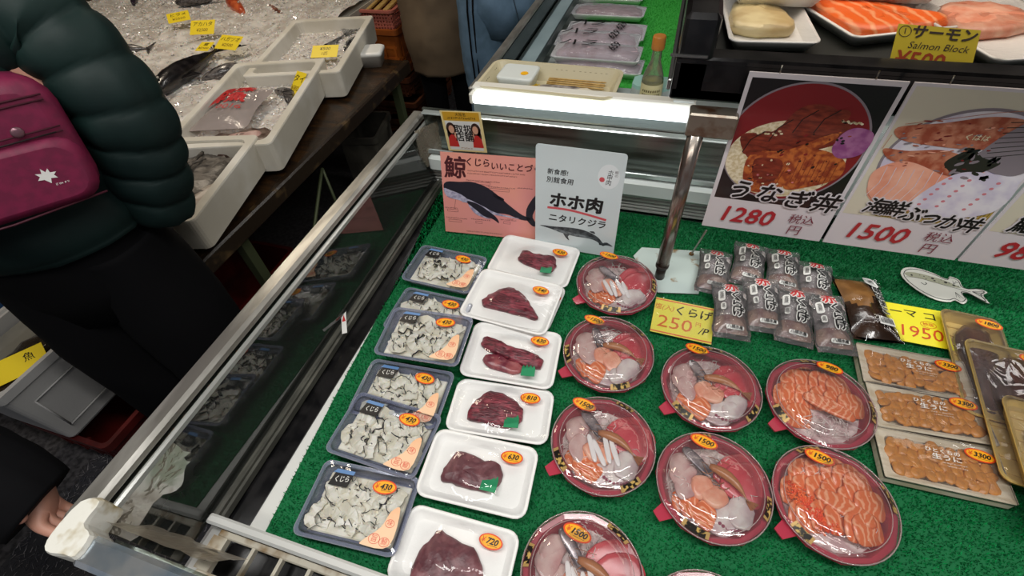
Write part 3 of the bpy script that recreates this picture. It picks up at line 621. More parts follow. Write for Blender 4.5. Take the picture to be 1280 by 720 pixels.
# --- sea urchin boxes
uni_m = mat('sea_urchin', 'd08a3a', .35, col2='a06a3a', scale=55, sss=.15, bump=.5, bscale=200)
wood_box = mat('pale_wood_box', 'e2d8c2', .5, col2='d2c4a8', scale=16, stretch=(1, 8, 1))
UL = {}
def uni_box(tl, tr, bl, label, seed, z=TOP):
    q, w, d, r = fr(tl, tr, bl, z+.022); w, d = .185, .093
    P = thing('sea_urchin_box', label, 'food box', (q.x, q.y, z), r, 'flat boxes of sea urchin')
    g = G(); g.loft([rrect(w-.008, d-.008, .003, 0), rrect(w, d, .003, .002), rrect(w, d, .003, .02), rrect(w-.008, d-.008, .002, .02), rrect(w-.03, d-.022, .01, .0165), rrect(w-.034, d-.026, .01, .006)], 0, smooth=False); g.build('box_base', wood_box, P)
    rnd = random.Random(seed); nx, ny = 10, 4
    for j in range(ny):
        for i in range(nx):
            k = rnd.randrange(8)
            if k not in UL:
                g = G(); g.lump([(-.0095, -.003), (-.008, .004), (0, .0055), (.0085, .004), (.0095, -.003), (0, -.0055)], .0065, 0, None, 12, k, .25, .6, 150); o = g.build('urchin_lobe', uni_m); UL[k] = o.data; C.objects.unlink(o)
            o = bpy.data.objects.new('urchin_lobe', UL[k]); C.objects.link(o); o.parent = P
            o.location = ((i-4.5)*.0152+rnd.uniform(-.002, .002), (j-1.5)*.0155+rnd.uniform(-.002, .002), .013+rnd.uniform(0, .004)); o.rotation_euler = (rnd.uniform(-.3, .3), rnd.uniform(-.3, .3), rnd.choice((1.2, 1.5, .2, 1.9, .7))+rnd.uniform(-.3, .3)); q = rnd.uniform(1.15, 1.55); o.scale = (q, q*1.25, 1.0)
    g = G(); g.loft([rrect(w+.001, d+.001, .003, .016), rrect(w+.001, d+.001, .003, .0225), rrect(w-.03, d-.025, .008, .0245), rrect(w-.04, d-.034, .008, .0255)], 0, None, False, True, False); g.build('lid', lidfilm, P)
    g = G(); g.text('ひとくちの', .004, .019, .0085, .0262, 0, None, .02, .1, 1.25); g.text('生うに', .008, .008, .0115, .0262, 0, None, .02, .1, 1.3)
    g.scrib(.0, -.002, .036, .0026, 14, .0262, 0, None, seed); g.scrib(.004, -.007, .03, .002, 12, .0262, 0, None, seed+1); g.build('lettering', mat('white_print', 'e8e4dc', .4), P)
    sticker(P, .06, .026, .0262, '3300', -.12, .044, .023); return P
uni_box((1077, 430), (1197, 452), (1084, 476), 'sea urchin box at the back, its corner near the yellow 1950 card', 21)
uni_box((1081, 477), (1224, 499), (1094, 530), 'middle sea urchin box of the row of three', 22)
uni_box((1096, 533), (1241, 562), (1104, 594), 'nearest sea urchin box with a white glare on its lid', 23, )

# --- grilled eel in gold trays
gold_tray = mat('gold_tray', 'dcbc6c', .3, .15, spec=.6); eel_m = mat('eel_glaze', '2c1714', .18, col2='532a1e', scale=30, detail=5, bump=.8, bscale=60, coat=.8, stretch=(1, .4, 1))
def eel_tray(tl, ang, w, d, price, label, z, seed):
    A = at(*tl, z+.025); u = Vector((cos(ang), sin(ang), 0)); v = Vector((sin(ang), -cos(ang), 0)); c = A+u*w/2+v*d/2
    P = thing('eel_tray', label, 'food tray', (c.x, c.y, z), ang, 'gold trays of grilled eel')
    g = G(); g.loft([rrect(w-.03, d-.03, .012, 0), rrect(w-.026, d-.026, .014, .001), rrect(w-.006, d-.006, .016, .022), rrect(w, d, .018, .023), rrect(w, d, .018, .025), rrect(w-.01, d-.01, .014, .025), rrect(w-.032, d-.032, .012, .004)], 0, smooth=False)
    for i in range(9): g.box((0, -d/2+.03+i*(d-.06)/8, .005), (w-.04, .004, .003))
    g.build('tray', gold_tray, P)
    g = G(); pts = [(-.022+.006*seed, d/2-.035, 0), (-.03, d*.2, 0), (-.02, -.05, 0), (-.012, -d/2+.03, 0), (.004, -d/2+.02, 0), (.018, -.06, 0), (.034, d*.12, 0), (.03, d/2-.04, 0), (.004, d/2-.02, 0)]
    g.lump([(p[0]*w/.13*1.3, p[1]) for p in pts], .02, 0, T(0, 0, .006), 36, seed, .14, .6, 40); g.build('grilled_eel', eel_m, P)
    g = G(); g.loft([rrect(w-.001, d-.001, .018, .0255), rrect(w-.016, d-.016, .014, .032), rrect(w-.03, d-.03, .012, .034)], 0, None, False, True, False); g.build('lid', lidfilm, P)
    sticker(P, w*.22, d/2-.03, .0345, price, -.1, .046, .024); return P
eel_tray((1174, 384), -.09, .105, .26, '1800', 'gold eel tray at the back, beneath the paper pufferfish tail', TOP, 1)
eel_tray((1204, 421), -.09, .14, .30, '1300', 'middle gold eel tray with a long dark glazed eel', TOP+.012, 2)
eel_tray((1250, 491), -.09, .14, .24, '1300', 'nearest gold eel tray, cut by the right edge of the photo', TOP+.034, 3)

# --- bagged red jellyfish
jelly = mat('jellyfish_mass', '948a8c', .3, col2='342c30', scale=42, detail=6, bump=1.0, bscale=90, coat=.7, lo=.38, hi=.62)
jelly_r = mat('jellyfish_reddish', '6e4644', .3, col2='9a7a6c', scale=30, bump=.8, bscale=80, coat=.4)
def pillow(w, l, h, seed, n=11, m=17, crimp=.1):
    vs = []; fs = []
    for s in (1, -1):
        for j in range(m):
            for i in range(n):
                u, v = i/(n-1)*2-1, j/(m-1)*2-1
                k = (1-abs(u)**2.6)*(1-abs(v)**4)**.8; x = u*w/2*(1-.07*cos(v*3)*(1 if abs(v) < .9 else 0)); y = v*l/2
                z = h*(.5+.5*k*s*(1+.35*nz((x, y, s), 38, seed))) if s > 0 else h*.5*(1-k)
                vs.append((x+.002*nz((x, y, 0), 60, seed), y+.002*nz((y, x, 1), 50, seed), max(0, z)))
    for s in (0, 1):
        o = s*n*m
        for j in range(m-1):
            for i in range(n-1):
                q = (o+j*n+i, o+j*n+i+1, o+(j+1)*n+i+1, o+(j+1)*n+i); fs.append(q if s == 0 else q[::-1])
    return vs, fs
def jelly_bag(c, rot, label, seed, w=.07, l=.125, z=TOP, tilt=0, bagl=.0):
    P = thing('jellyfish_bag', label, 'food bag', (c.x, c.y, z), rot, 'clear bags of red jellyfish', M=T(c.x, c.y, z) @ RZ(rot+.07*math.sin(seed*2.3)) @ RX(tilt))
    H = .034
    vs, fs = pillow(w*.92, l*.86, H*.92, seed); g = G()
    for k, f in enumerate(fs): pass
    g.add(vs, fs, 0, T(0, 0, .001), True)
    for k, f in enumerate(g.f):
        if g.v[f[0]][1] < -l*.17: g.m[k] = 1
    g.build('jellyfish', [jelly, jelly_r], P)
    vs, fs = pillow(w*1.06, l*1.08, H*1.08, seed+3, 13, 21); g = G(); g.add(vs, fs, 0, None, True)
    g.build('bag', bagfilm, P)
    zf = lambda x, y: H*(.5+.5*(1-abs(2*x/w)**2.6)*max(0, 1-abs(2*y/l)**4)**.8)*1.05+.0035
    def drape(g):
        g.v = [(x, y, zf(x, y)+zz) for x, y, zz in g.v]; return g
    g = G(); cx = .0015
    for i, ch in enumerate('赤くらげ'):
        y = l*.355-i*.021-(.003 if i else 0); s = .031 if i == 0 else .028; x = cx+(.004 if i > 0 else -.002)+.0015*i
        g.text(ch, x, y, s, 0, 0, None, .08, .0); g.text(ch, x, y, s, .0008, 1 if i == 0 else 2, None, .025, .0)
    g.prism(rr2(-.021, l*.19, .0125, .03), -.0004, 0, 0); g.text('宮\n城\n県', -.021, l*.19, .0078, .0003, 2, None, 0, lsp=.8)
    g.prism(rr2(-.0185, -.003, .0095, .018), -.0004, 0, 0); g.text('産\n地', -.0185, -.003, .007, .0003, 2, None, 0, lsp=.8)
    g.text('天\n然', .0275, l*.25, .0085, .0003, 0, None, .08, lsp=.8); g.text('天\n然', .0275, l*.25, .0085, .0006, 3, None, .0, lsp=.8)
    g.prism(rr2(.004, -l*.38, .036, .0085), -.0004, 0, 0); g.text('八幡水産', .004, -l*.38, .0078, .0003, 2, None, .02)
    drape(g).build('printed_label', [white, redink, black, mat('dark_red_ink', '6e2a30', .4)], P)
    return P
def rr2(x, y, w, h): return [(a, b) for a, b, _ in rrect(w, h, min(w, h)*.4, 0, 3, x, y)]
JB = [((894, 335), -.02, 'jellyfish bag at the back left, beside the metal plate', 0), ((938, 326), -.1, 'second jellyfish bag of the back row', 0), ((981, 335), -.1, 'third jellyfish bag of the back row', 0), ((1021, 352), -.02, 'jellyfish bag at the right end of the back row', 0),
      ((914, 385), .02, 'front row jellyfish bag behind the 250 yen card', .012), ((954, 378), .04, 'second jellyfish bag of the front row', .014), ((994, 392), .0, 'third jellyfish bag of the front row, orange tinted at the foot', .012), ((1039, 401), .04, 'front row jellyfish bag touching the brown sea cucumber bag', .012)]
for i, (px, a, lab, dz) in enumerate(JB):
    jelly_bag(at(*px, TOP+.03+dz*.5), a, lab, 100+i, z=TOP+dz, tilt=(.09 if dz else 0), w=.07, l=.138)
# brown bag of sea cucumber
c = at(1083, 384, TOP+.02); P = thing('sea_cucumber_bag', 'dark brown bag of sea cucumber with barcode next to the jellyfish bags', 'food bag', M=T(c.x, c.y, TOP) @ RZ(.1))
vs, fs = pillow(.085, .165, .034, 7); g = G(); g.add(vs, fs, 0, None, True)
for k, f in enumerate(g.f):
    cx_, cy_ = g.v[f[0]][0], g.v[f[0]][1]
    if k < len(g.f)//2 and cx_ < .012 and cy_ > .0+.018*math.sin(cx_*90): g.m[k] = 1
g.build('sea_cucumber', [mat('cucumber_dark', '3c2a20', .2, col2='241812', scale=26, coat=.6, bump=.5, bscale=60), mat('cucumber_tan', '8d6437', .3, col2='6e4a26', scale=30, coat=.4, bump=.4, bscale=60)], P)
vs, fs = pillow(.094, .182, .037, 8); g = G(); g.add(vs, fs, 0, None, True); g.build('bag', wrap, P)
g = G(); g.prism([(v.x, v.y) for v in catmull([(.012, .085, 0), (.028, .08, 0), (.034, .055, 0), (.022, .05, 0), (.008, .062, 0)], 20)][::-1], 0, .0004, 0); g.text('秀', .021, .066, .014, .0008, 2, None, 0)
for i, ch in enumerate('味なまこ'):
    g.text(ch, .026, .038-i*.019, .019, 0, 0, None, .1); g.text(ch, .026, .038-i*.019, .019, .0006, 2, None, .04)
g.prism([(.005, -.056), (.036, -.056), (.036, -.036), (.005, -.036)], 0, .0004, 0)
rnd = random.Random(4)
for i in range(13): x = .0075+i*.0021; g.prism([(x, -.053), (x+rnd.uniform(.0005, .0012), -.053), (x+rnd.uniform(.0005, .0012), -.039), (x, -.039)], .0004, .0007, 2)
g.v = [(x, y, z+.034*(.5+.5*(1-abs(2*x/.094)**2.6)*max(0, 1-abs(2*y/.18)**4)**.8)+.004) for x, y, z in g.v]
g.build('printed_label', [white, redink, black], P)

# --- price cards lying on the mat
card_y = mat('yellow_card', 'e8de5c', .4); card_y2 = mat('lemon_card', 'efe42c', .4); pinkline = mat('orange_pink_ink', 'e07050', .4)
def flatcard(name, tl, tr, bl, z, label, cat, m, thick=.0008, tiltx=0, group=None):
    q, w, d, r = fr(tl, tr, bl, z); P = thing(name, label, cat, M=T(q.x, q.y, z) @ RZ(r) @ RX(tiltx), group=group)
    g = G(); g.prism([(-w/2, -d/2), (w/2, -d/2), (w/2, d/2), (-w/2, d/2)], -thick, 0); g.build('card', m, P); return P, w, d
P, w, d = flatcard('price_card', (820, 373), (893, 388), (809, 411), TOP+.012, 'laminated yellow card with pink border reading 250 yen, before the jellyfish', 'price card', card_y, tiltx=.12)
g = G()
for s in (1, -1): g.box((0, s*(d/2-.004), .0004), (w, .003, .0004), 0)
g.text('くらげ', w*.15, d*.22, .027, .0006, 1, None, .015, .1); g.text('塩(入)', -w*.33, d*.24, .0165, .0006, 2, None, 0, .2)
g.text('250', -w*.12, -d*.17, .044, .0006, 2, None, -.005, .05, 1.15); g.text('円', w*.26, -d*.06, .0125, .0006, 2); g.text('/P', w*.36, -d*.22, .024, .0006, 1, None, .01, .3)
g.build('lettering', [pinkline, black, mat('orange_ink', 'd8703c', .4)], P)
g = G(); g.prism([(-w/2-.003, -d/2-.003), (w/2+.003, -d/2-.003), (w/2+.003, d/2+.003), (-w/2-.003, d/2+.003)], .0008, .001); g.build('laminate', wrap, P)
P, w, d = flatcard('price_card', (1100, 376), (1176, 389), (1118, 424), TOP+.006, 'bright yellow paper card handwritten 1950 beside the brown bag', 'price card', card_y2)
g = G(); g.text('ーマ コ', .0, d*.27, .024, .0006, 0, None, .01, 0, 1.15); g.text('1950', .004, -d*.22, .045, .0006, 1, None, -.012, .15, .95)
for k in range(16):
    a0, a1 = 2*PI*k/16, 2*PI*(k+1)/16; g.line([(.024+.0145*cos(a0), d*.045+.009*sin(a0)), (.024+.0145*cos(a1), d*.045+.009*sin(a1))], .0009, .0006, 1)
g.text('税抜', .024, d*.045, .0105, .0006, 1); g.build('lettering', [black, mat('orange_red_ink', 'cf4a1c', .4)], P)
# --- paper pufferfish
c = at(1180, 357, TOP+.004); a, b = at(1125, 345), at(1232, 365); r = rot_of(a, b); s = (b-a).length
P = thing('paper_fish', 'white cut-out pufferfish drawing with black spots lying on the mat', 'paper fish', M=T(c.x, c.y, TOP+.002) @ RZ(r) @ RX(.08))
def fishpts(k=1.0): return [(x*s*k, y*s*k*1.4) for x, y in [(-.5, .07), (-.44, .15), (-.3, .18), (-.1, .15), (.05, .1), (.1, .145), (.2, .12), (.22, .04), (.3, .02), (.42, .05), (.5, .02), (.44, -.03), (.49, -.12), (.38, -.08), (.28, -.035), (.2, -.05), (.24, -.13), (.18, -.19), (.1, -.16), (.02, -.2), (-.14, -.2), (-.32, -.13), (-.46, -.02)]]
g = G(); O = [(v.x, v.y) for v in catmull([(x, y, 0) for x, y in fishpts()], 60)][::-1]; g.prism(O, 0, .0012, 0); g.build('paper', mat('paper_white', 'dcdcd2', .6), P)
g = G(); z = .0016
I2 = [(x*.93, y*.88) for x, y in O]; g.line(I2+[I2[0]], .0016, z, 0); g.poly([(v.x*s, v.y*s) for v in catmull([(-.44, .12, 0), (-.3, .155, 0), (0, .11, 0), (.2, .02, 0), (.0, .02, 0), (-.22, .05, 0), (-.42, .06, 0)], 30)], z-.0002, 1)
g.line([(v.x*s, v.y*s) for v in catmull([(-.44, .04, 0), (-.3, .06, 0), (-.1, .03, 0), (.1, .0, 0), (.3, -.02, 0)], 16, False)], .001, z, 0)
rnd = random.Random(2)
for x, y, r_ in [(-.12, .1, .02), (-.1, .065, .014), (.03, .07, .022), (.12, .045, .018), (-.22, .11, .009), (-.2, .07, .008), (-.02, .1, .008), (-.27, .12, .008), (.07, .07, .01), (-.05, .05, .006), (.17, .04, .01), (-.16, .12, .006)]: g.ell(x*s, y*s, r_*s, r_*s*.8, z, 0, None, 10)
for rr_ in (.03, .014): g.ell(-.37*s, .09*s, rr_*s, rr_*s, z+(.0002 if rr_ < .02 else 0), 1 if rr_ > .02 else 0, None, 12)
g.line([(-.27*s, -.02*s), (-.23*s, -.05*s), (-.2*s, -.02*s), (-.22*s, .0)], .0014, z, 0)
for k in range(4): g.line([(.32*s, -.01*s), (.47*s, (.03-.045*k)*s)], .0009, z, 0)
for k in range(3): g.line([(.12*s, .07*s), ((.12+.04*k)*s, .13*s)], .0008, z, 0); g.line([(.12*s, -.08*s), ((.12+.04*k)*s, -.17*s)], .0008, z, 0)
g.build('drawing', [black, mat('fish_olive', 'a9aa92', .6)], P)
# ---------------------------------------------------------------- standing signs at the back of the well
paper_pink = mat('pink_orange_paper', 'e08f92', .35, col2='e6a07c', scale=3, lo=.3, hi=.7, coat=.3)
whale_blk = mat('whale_black', '221f2a', .4); whale_wht = mat('whale_white', 'b9b4c8', .4, col2='8a86a0', scale=90); brownink = mat('brown_ink', '4a1a20', .4)
sheetw = mat('cool_white_sheet', 'd5e0e2', .3, coat=.4)
bl, br, tl = at(557, 289, .753), at(655, 299, .753), aty(562, 191, .945)
M = board(bl, br, tl); w = .29; h = (tl-bl).length
P = thing('whale_sign', 'pink laminated sign with a humpback whale, leaning at the back left', 'sign', M=M)
g = G(); g.box((w/2, h/2, -.0006), (w, h, .001), 0); g.build('sheet', paper_pink, P)
g = G(); z = .0004
g.text('鯨', .038, h-.042, .06, z, 0, None, .022, .05); g.text('くじら', .098, h-.022, .0225, z, 0, None, .02, .1); g.text('いいことづくし', .2065, h-.028, .0215, z, 0, None, .02, .1)
for i, (x, y, ww) in enumerate([(.07, h-.045, .15), (.07, h-.052, .13), (.065, h-.07, .09), (.12, h-.083, .075), (.2, h-.08, .04), (.004, h-.15, .035), (.004, h-.178, .06), (.075, h-.176, .055), (.155, h-.17, .045), (.06, .006, .1)]): g.scrib(x, y, ww, .0035, int(ww/.0035), z, 0 if i < 3 else 1, None, i)
for i, (x, y, ww) in enumerate([(.09, h-.077, .04), (.125, h-.091, .055), (.01, h-.158, .03), (.012, h-.187, .036), (.088, h-.185, .018), (.165, h-.179, .018)]): g.line([(x, y), (x+ww, y), (x+ww, y+.006), (x, y+.006), (x, y)], .0006, z, 0)
g.scrib(.062, h-.06, .004, .04, 1, z, 0, None, 3); g.line([(.036, h-.115), (.03, h-.15)], .0006, z, 0); g.line([(.19, h-.145), (.19, h-.165), (.175, h-.165)], .0006, z, 0)
g.build('lettering', [brownink, mat('print_black', '2a2024', .5)], P)
g = G()
W = lambda L, n=50: [(v.x, v.y) for v in catmull([(a*1.1, b*h/.205*1.04, 0) for a, b in L], n)]
g.poly(W([(.003, .115), (.012, .128), (.045, .13), (.075, .132), (.11, .122), (.14, .102), (.165, .082), (.195, .062), (.21, .058), (.215, .05), (.19, .05), (.16, .06), (.12, .062), (.08, .075), (.04, .086), (.012, .092)]), .0007, 0)
g.poly(W([(.205, .056), (.206, .08), (.222, .108), (.235, .12), (.228, .085), (.22, .06), (.232, .04), (.222, .036), (.21, .046)], 30), .0007, 0)
g.poly(W([(.06, .084), (.075, .062), (.09, .05), (.12, .046), (.138, .036), (.132, .05), (.11, .066), (.085, .08)], 30), .0011, 0)
g.poly(W([(.125, .108), (.15, .098), (.146, .092), (.13, .098)], 14), .0007, 0)
g.poly(W([(.004, .112), (.02, .108), (.045, .1), (.06, .09), (.06, .08), (.04, .085), (.014, .09), (.005, .1)], 30), .0009, 1)
g.ell(.056, .098, .0065, .0085, .0012, 1); g.poly(W([(.06, .09), (.1, .075), (.13, .062), (.19, .052), (.15, .054), (.12, .057), (.085, .066)], 24), .0009, 1)
g.poly(W([(.062, .078), (.078, .056), (.1, .047), (.12, .044), (.1, .051), (.082, .064)], 20), .0013, 1)
g.build('whale_print', [whale_blk, whale_wht], P)
# white sign
bl, br, tl = at(669, 305, .753), at(766, 322, .753), aty(687, 182, .91)
M = board(bl, br, tl); h = (tl-bl).length; w = (br-bl).length; k = w/.2
P = thing('whale_sign', 'cool white laminated sign with a red underline and small grey whale', 'sign', M=M)
g = G(); R = rr2(w/2, h/2, w, h); g.prism([(a, b) for a, b, _ in rrect(w, h, .008, 0, 3, w/2, h/2)], -.0012, 0, 0); g.build('sheet', sheetw, P)
g = G(); z = .0004
g.text('ホホ肉', w*.49, h*.5, w*.215, z, 0, None, .035, .08); g.text('ニタリクジラ', w*.52, h*.325, w*.118, z, 0, None, .02, .05); g.text('新食感!', w*.26, h*.77, w*.075, z, 0, None, .01, .1); g.text('別館食用', w*.29, h*.695, w*.08, z, 0, None, .01, .1)
g.ell(w*.83, h*.79, w*.12, w*.15, .0002, 2); g.text('ホ\n甲\n肉', w*.84, h*.78, w*.075, z, 0, None, 0, .1, .9, lsp=.8); g.text('鯨\nの', w*.91, h*.82, w*.04, z, 3); g.ell(w*.76, h*.76, w*.03, w*.03, z, 1)
g.line([(v.x, v.y) for v in catmull([(w*.15, h*.425, 0), (w*.4, h*.43, 0), (w*.65, h*.41, 0), (w*.86, h*.385, 0)], 12, False)], .006*k, z, 1)
g.build('lettering', [black, mat('coral_ink', 'd2545c', .4), mat('badge_white', 'e6ecee', .4), mat('grey_ink', '70686c', .4)], P)
g = G(); W2 = lambda L, n=40: [(v.x, v.y) for v in catmull([(a*w, b*h, 0) for a, b in L], n)]
g.poly(W2([(.06, .225), (.25, .235), (.45, .25), (.62, .245), (.78, .2), (.86, .14), (.92, .13), (.82, .115), (.8, .14), (.7, .165), (.5, .165), (.35, .18), (.2, .205)]), .0004, 0)
g.poly(W2([(.36, .185), (.39, .14), (.44, .11), (.42, .15), (.44, .175)], 14), .0005, 0); g.poly(W2([(.68, .24), (.73, .25), (.75, .225)], 10), .0004, 0); g.poly(W2([(.84, .13), (.9, .155), (.98, .12), (.9, .125), (.86, .11)], 14), .0005, 0)
g.poly(W2([(.25, .215), (.45, .2), (.65, .19), (.75, .175), (.6, .17), (.4, .175), (.28, .19)], 24), .0007, 1)
g.build('whale_print', [mat('grey_whale', '50565a', .5, col2='2c3034', scale=80), mat('grey_whale_belly', '7c8488', .5, col2='5c6468', scale=120)], P)
# dealer card
a, b, c = aty(561, 188, 1.055), aty(609, 191, 1.055), aty(556, 140, 1.055)
M = board(a, b, c); w = (b-a).length; h = (c-a).length*1.02
P = thing('dealer_card', 'small gold topped card with two women in red beside black characters', 'sign', M=M)
g = G(); g.box((w/2, h/2, -.0006), (w, h, .001), 0); g.box((w/2, h*.88, .0002), (w*.9, h*.2, .0004), 1); g.box((w/2, h*.4, .0001), (w*.86, h*.72, .0003), 2); g.build('sheet', [mat('card_cream', 'e9d79a', .4), mat('card_gold', 'd2a02e', .35), white], P)
g = G(); z = .0008
g.text('取扱\n店舗', w*.5, h*.46, w*.235, z, 0, None, .018, lsp=.85); g.text('大阪名', w*.5, h*.92, w*.09, z, 0); g.scrib(w*.15, h*.81, w*.7, h*.06, 16, z, 0, None, 4); g.scrib(w*.35, h*.07, w*.3, h*.04, 5, z, 1); g.build('lettering', [black, mat('ochre_ink', 'a87820', .4)], P)
for s, cx in ((1, .19), (-1, .81)):
    g = G(); z = .0005
    g.ell(w*cx, h*.56, w*.12, h*.17, z, 0); g.ell(w*(cx+.06*s*-1), h*.42, w*.06, h*.17, z, 0); g.ell(w*(cx+.01*s), h*.56, w*.07, h*.1, z+.0002, 1); g.poly([(w*(cx-.13), h*.12), (w*(cx+.13), h*.12), (w*(cx+.11), h*.34), (w*(cx+.03), h*.43), (w*(cx-.03), h*.43), (w*(cx-.11), h*.34)], z+.0001, 2); g.ell(w*(cx+.09*s), h*.42, w*.03, h*.08, z+.0003, 1)
    g.build('printed_woman', [mat('hair_print', '3a2420', .5), mat('skin_print', 'dca88c', .5), mat('red_shirt_print', 'c83430', .5)], P)

# ---------------------------------------------------------------- menu posters hung on the black case
postw = mat('poster_white', 'd8d2d6', .3, coat=.5); posterblack = mat('poster_black', '161416', .3, coat=.5)
YP = .848
def poster(x, label, name, price, art, w=.2265, h=.325, zb=.921):
    M = board(Vector((x, YP, zb)), Vector((x+w, YP, zb)), Vector((x+.009, YP, zb+h)))
    P = thing('menu_poster', label, 'poster', M=M)
    g = G(); g.box((w/2, h/2, -.0015), (w, h, .003), 0); g.build('board', postw, P)
    g = G(); art(g, w, h); g.build('picture', ARTM, P)
    g = G(); z = .0022
    sz = w*(.2 if len(name) < 6 else .16)
    for i, ch in enumerate(name): g.text(ch, w*(.2+.68*i/(len(name)-1))+.004, h*(.305-.012*i+(.008 if i % 2 else 0)), sz, z, 0, None, .085, .2); 
    sz = w*(.2 if len(name) < 6 else .16)
    for i, ch in enumerate(name): g.text(ch, w*(.2+.68*i/(len(name)-1))+.004, h*(.305-.012*i+(.008 if i % 2 else 0)), sz, z+.0006, 1, None, .022, .2)
    g.text(price, w*.34, h*.12, w*.23, z, 2, None, .02, .18, 1.0); g.text('税込', w*.78, h*.145, w*.105, z, 3, None, 0, .1); g.text('円', w*.76, h*.06, w*.115, z, 3, None, 0, .1)
    g.build('lettering', [postw, black, mat('price_red', 'b02c34', .35), mat('wine_ink', '7a2a3c', .4)], P)
    for s in (.2, .8): g = G(); g.tube([(w*s, h-.002, -.002), (w*s, h+.012, -.004)], .0012, 6); g.build('hook', steel, P)
    return P
ARTM = [posterblack, mat('art_red', '7e1c22', .3, coat=.5), mat('art_eel', '5e2018', .3, col2='8e3a28', scale=50, detail=5, coat=.5, lo=.35, hi=.7, stretch=(1, 3, 1)), mat('art_rice', 'e8dcc0', .4, col2='cdbb92', scale=160, coat=.5), mat('art_pickle', '8c4680', .3, col2='a86a98', scale=50, coat=.5),
        mat('art_cream', 'd6d0bc', .3, coat=.5), mat('art_prawn', 'a4503a', .3, col2='c88468', scale=60, coat=.5), mat('art_salmon', 'e69a80', .3, col2='f0b49c', scale=20, coat=.5), mat('art_white', 'e6e2ea', .3, col2='cfc8dc', scale=30, coat=.5), mat('art_crab', 'd2818c', .3, coat=.5), mat('art_straw', 'b89a4e', .4, col2='8c7434', scale=70, kind='wave', coat=.5), mat('art_dark', '2e2a26', .3, coat=.5), mat('art_eel_gold', 'c06a34', .3, col2='8c3a22', scale=80, coat=.5), mat('art_grey', '8a8088', .3, coat=.5), mat('art_plum', 'bda4ae', .4)]
def pl(g, w, h, L, z, mi, n=40): g.poly([(v.x, v.y) for v in catmull([(a*w, b*h, 0) for a, b in L], n)], z, mi)
def clipell(g, cx, cy, rx, ry, x0, x1, y0, y1, z, mi, n=72):
    g.poly([(min(max(cx+rx*cos(2*PI*i/n), x0), x1), min(max(cy+ry*sin(2*PI*i/n), y0), y1)) for i in range(n)], z, mi)
def art1(g, w, h):
    g.poly([(w*.03, h*.235), (w*.97, h*.235), (w*.97, h*.975), (w*.03, h*.975)], .0003, 0)
    clipell(g, w*.47, h*.62, w*.50, h*.355, w*.03, w*.97, h*.24, h*.975, .0005, 13); clipell(g, w*.47, h*.62, w*.485, h*.345, w*.03, w*.97, h*.24, h*.975, .0007, 1)
    clipell(g, w*.45, h*.53, w*.43, h*.24, w*.03, w*.97, h*.24, h*.9, .0009, 3)
    pl(g, w, h, [(.08, .66), (.3, .7), (.42, .84), (.6, .86), (.78, .77), (.8, .68), (.6, .6), (.4, .53), (.2, .52)], .0011, 2)
    pl(g, w, h, [(.22, .57), (.45, .6), (.68, .71), (.74, .7), (.6, .6), (.42, .54), (.26, .52)], .0013, 12)
    pl(g, w, h, [(.2, .55), (.42, .57), (.55, .52), (.5, .34), (.3, .31), (.2, .4)], .0015, 12); pl(g, w, h, [(.48, .56), (.64, .62), (.86, .57), (.88, .46), (.7, .38), (.53, .36)], .0016, 12)
    pl(g, w, h, [(.24, .52), (.4, .54), (.46, .5), (.44, .4), (.3, .38)], .00175, 2); pl(g, w, h, [(.76, .72), (.84, .76), (.96, .73), (.95, .62), (.82, .58), (.74, .63)], .0018, 4)
    for k, (x, y) in enumerate(((.22, .62), (.38, .7), (.52, .76), (.66, .77))):
        pl(g, w, h, [(x-.09, y-.06), (x-.06, y+.02), (x+.02, y+.075), (x+.09, y+.06), (x+.07, y-.02), (x, y-.07)], .00165+k*.00002, 2); g.line([(w*(x-.09), h*(y-.06)), (w*(x-.06), h*(y+.02)), (w*(x+.02), h*(y+.075))], .0016, .0019, 0)
    rnd = random.Random(7)
    for _ in range(90):
        x, y = rnd.uniform(.2, .82), rnd.uniform(.37, .8); 
        if y > .45+x*.5 or y < .3+x*.1: continue
        g.ell(w*x, h*y, w*rnd.uniform(.006, .022), h*rnd.uniform(.003, .008), .0019, rnd.choice((0, 12, 2, 2, 3, 9)) if y < .56 else rnd.choice((0, 2, 12, 1)), None, 8, rot=rnd.uniform(-.3, .9))
    for k in range(9): g.line([(w*(.24+.028*k), h*.37), (w*(.27+.028*k), h*.53)], .0009, .00195, 2); g.line([(w*(.56+.034*k), h*.4), (w*(.56+.034*k), h*.56)], .0009, .00195, 2)
    for i in range(12): g.ell(w*(.16+.018*i), h*(.69+.014*math.sin(i*2)), w*.012, h*.006, .0019, 3, None, 8); g.ell(w*(.72+.012*i), h*(.79-.01*abs(math.sin(i))), w*.01, h*.006, .0019, 3, None, 8)
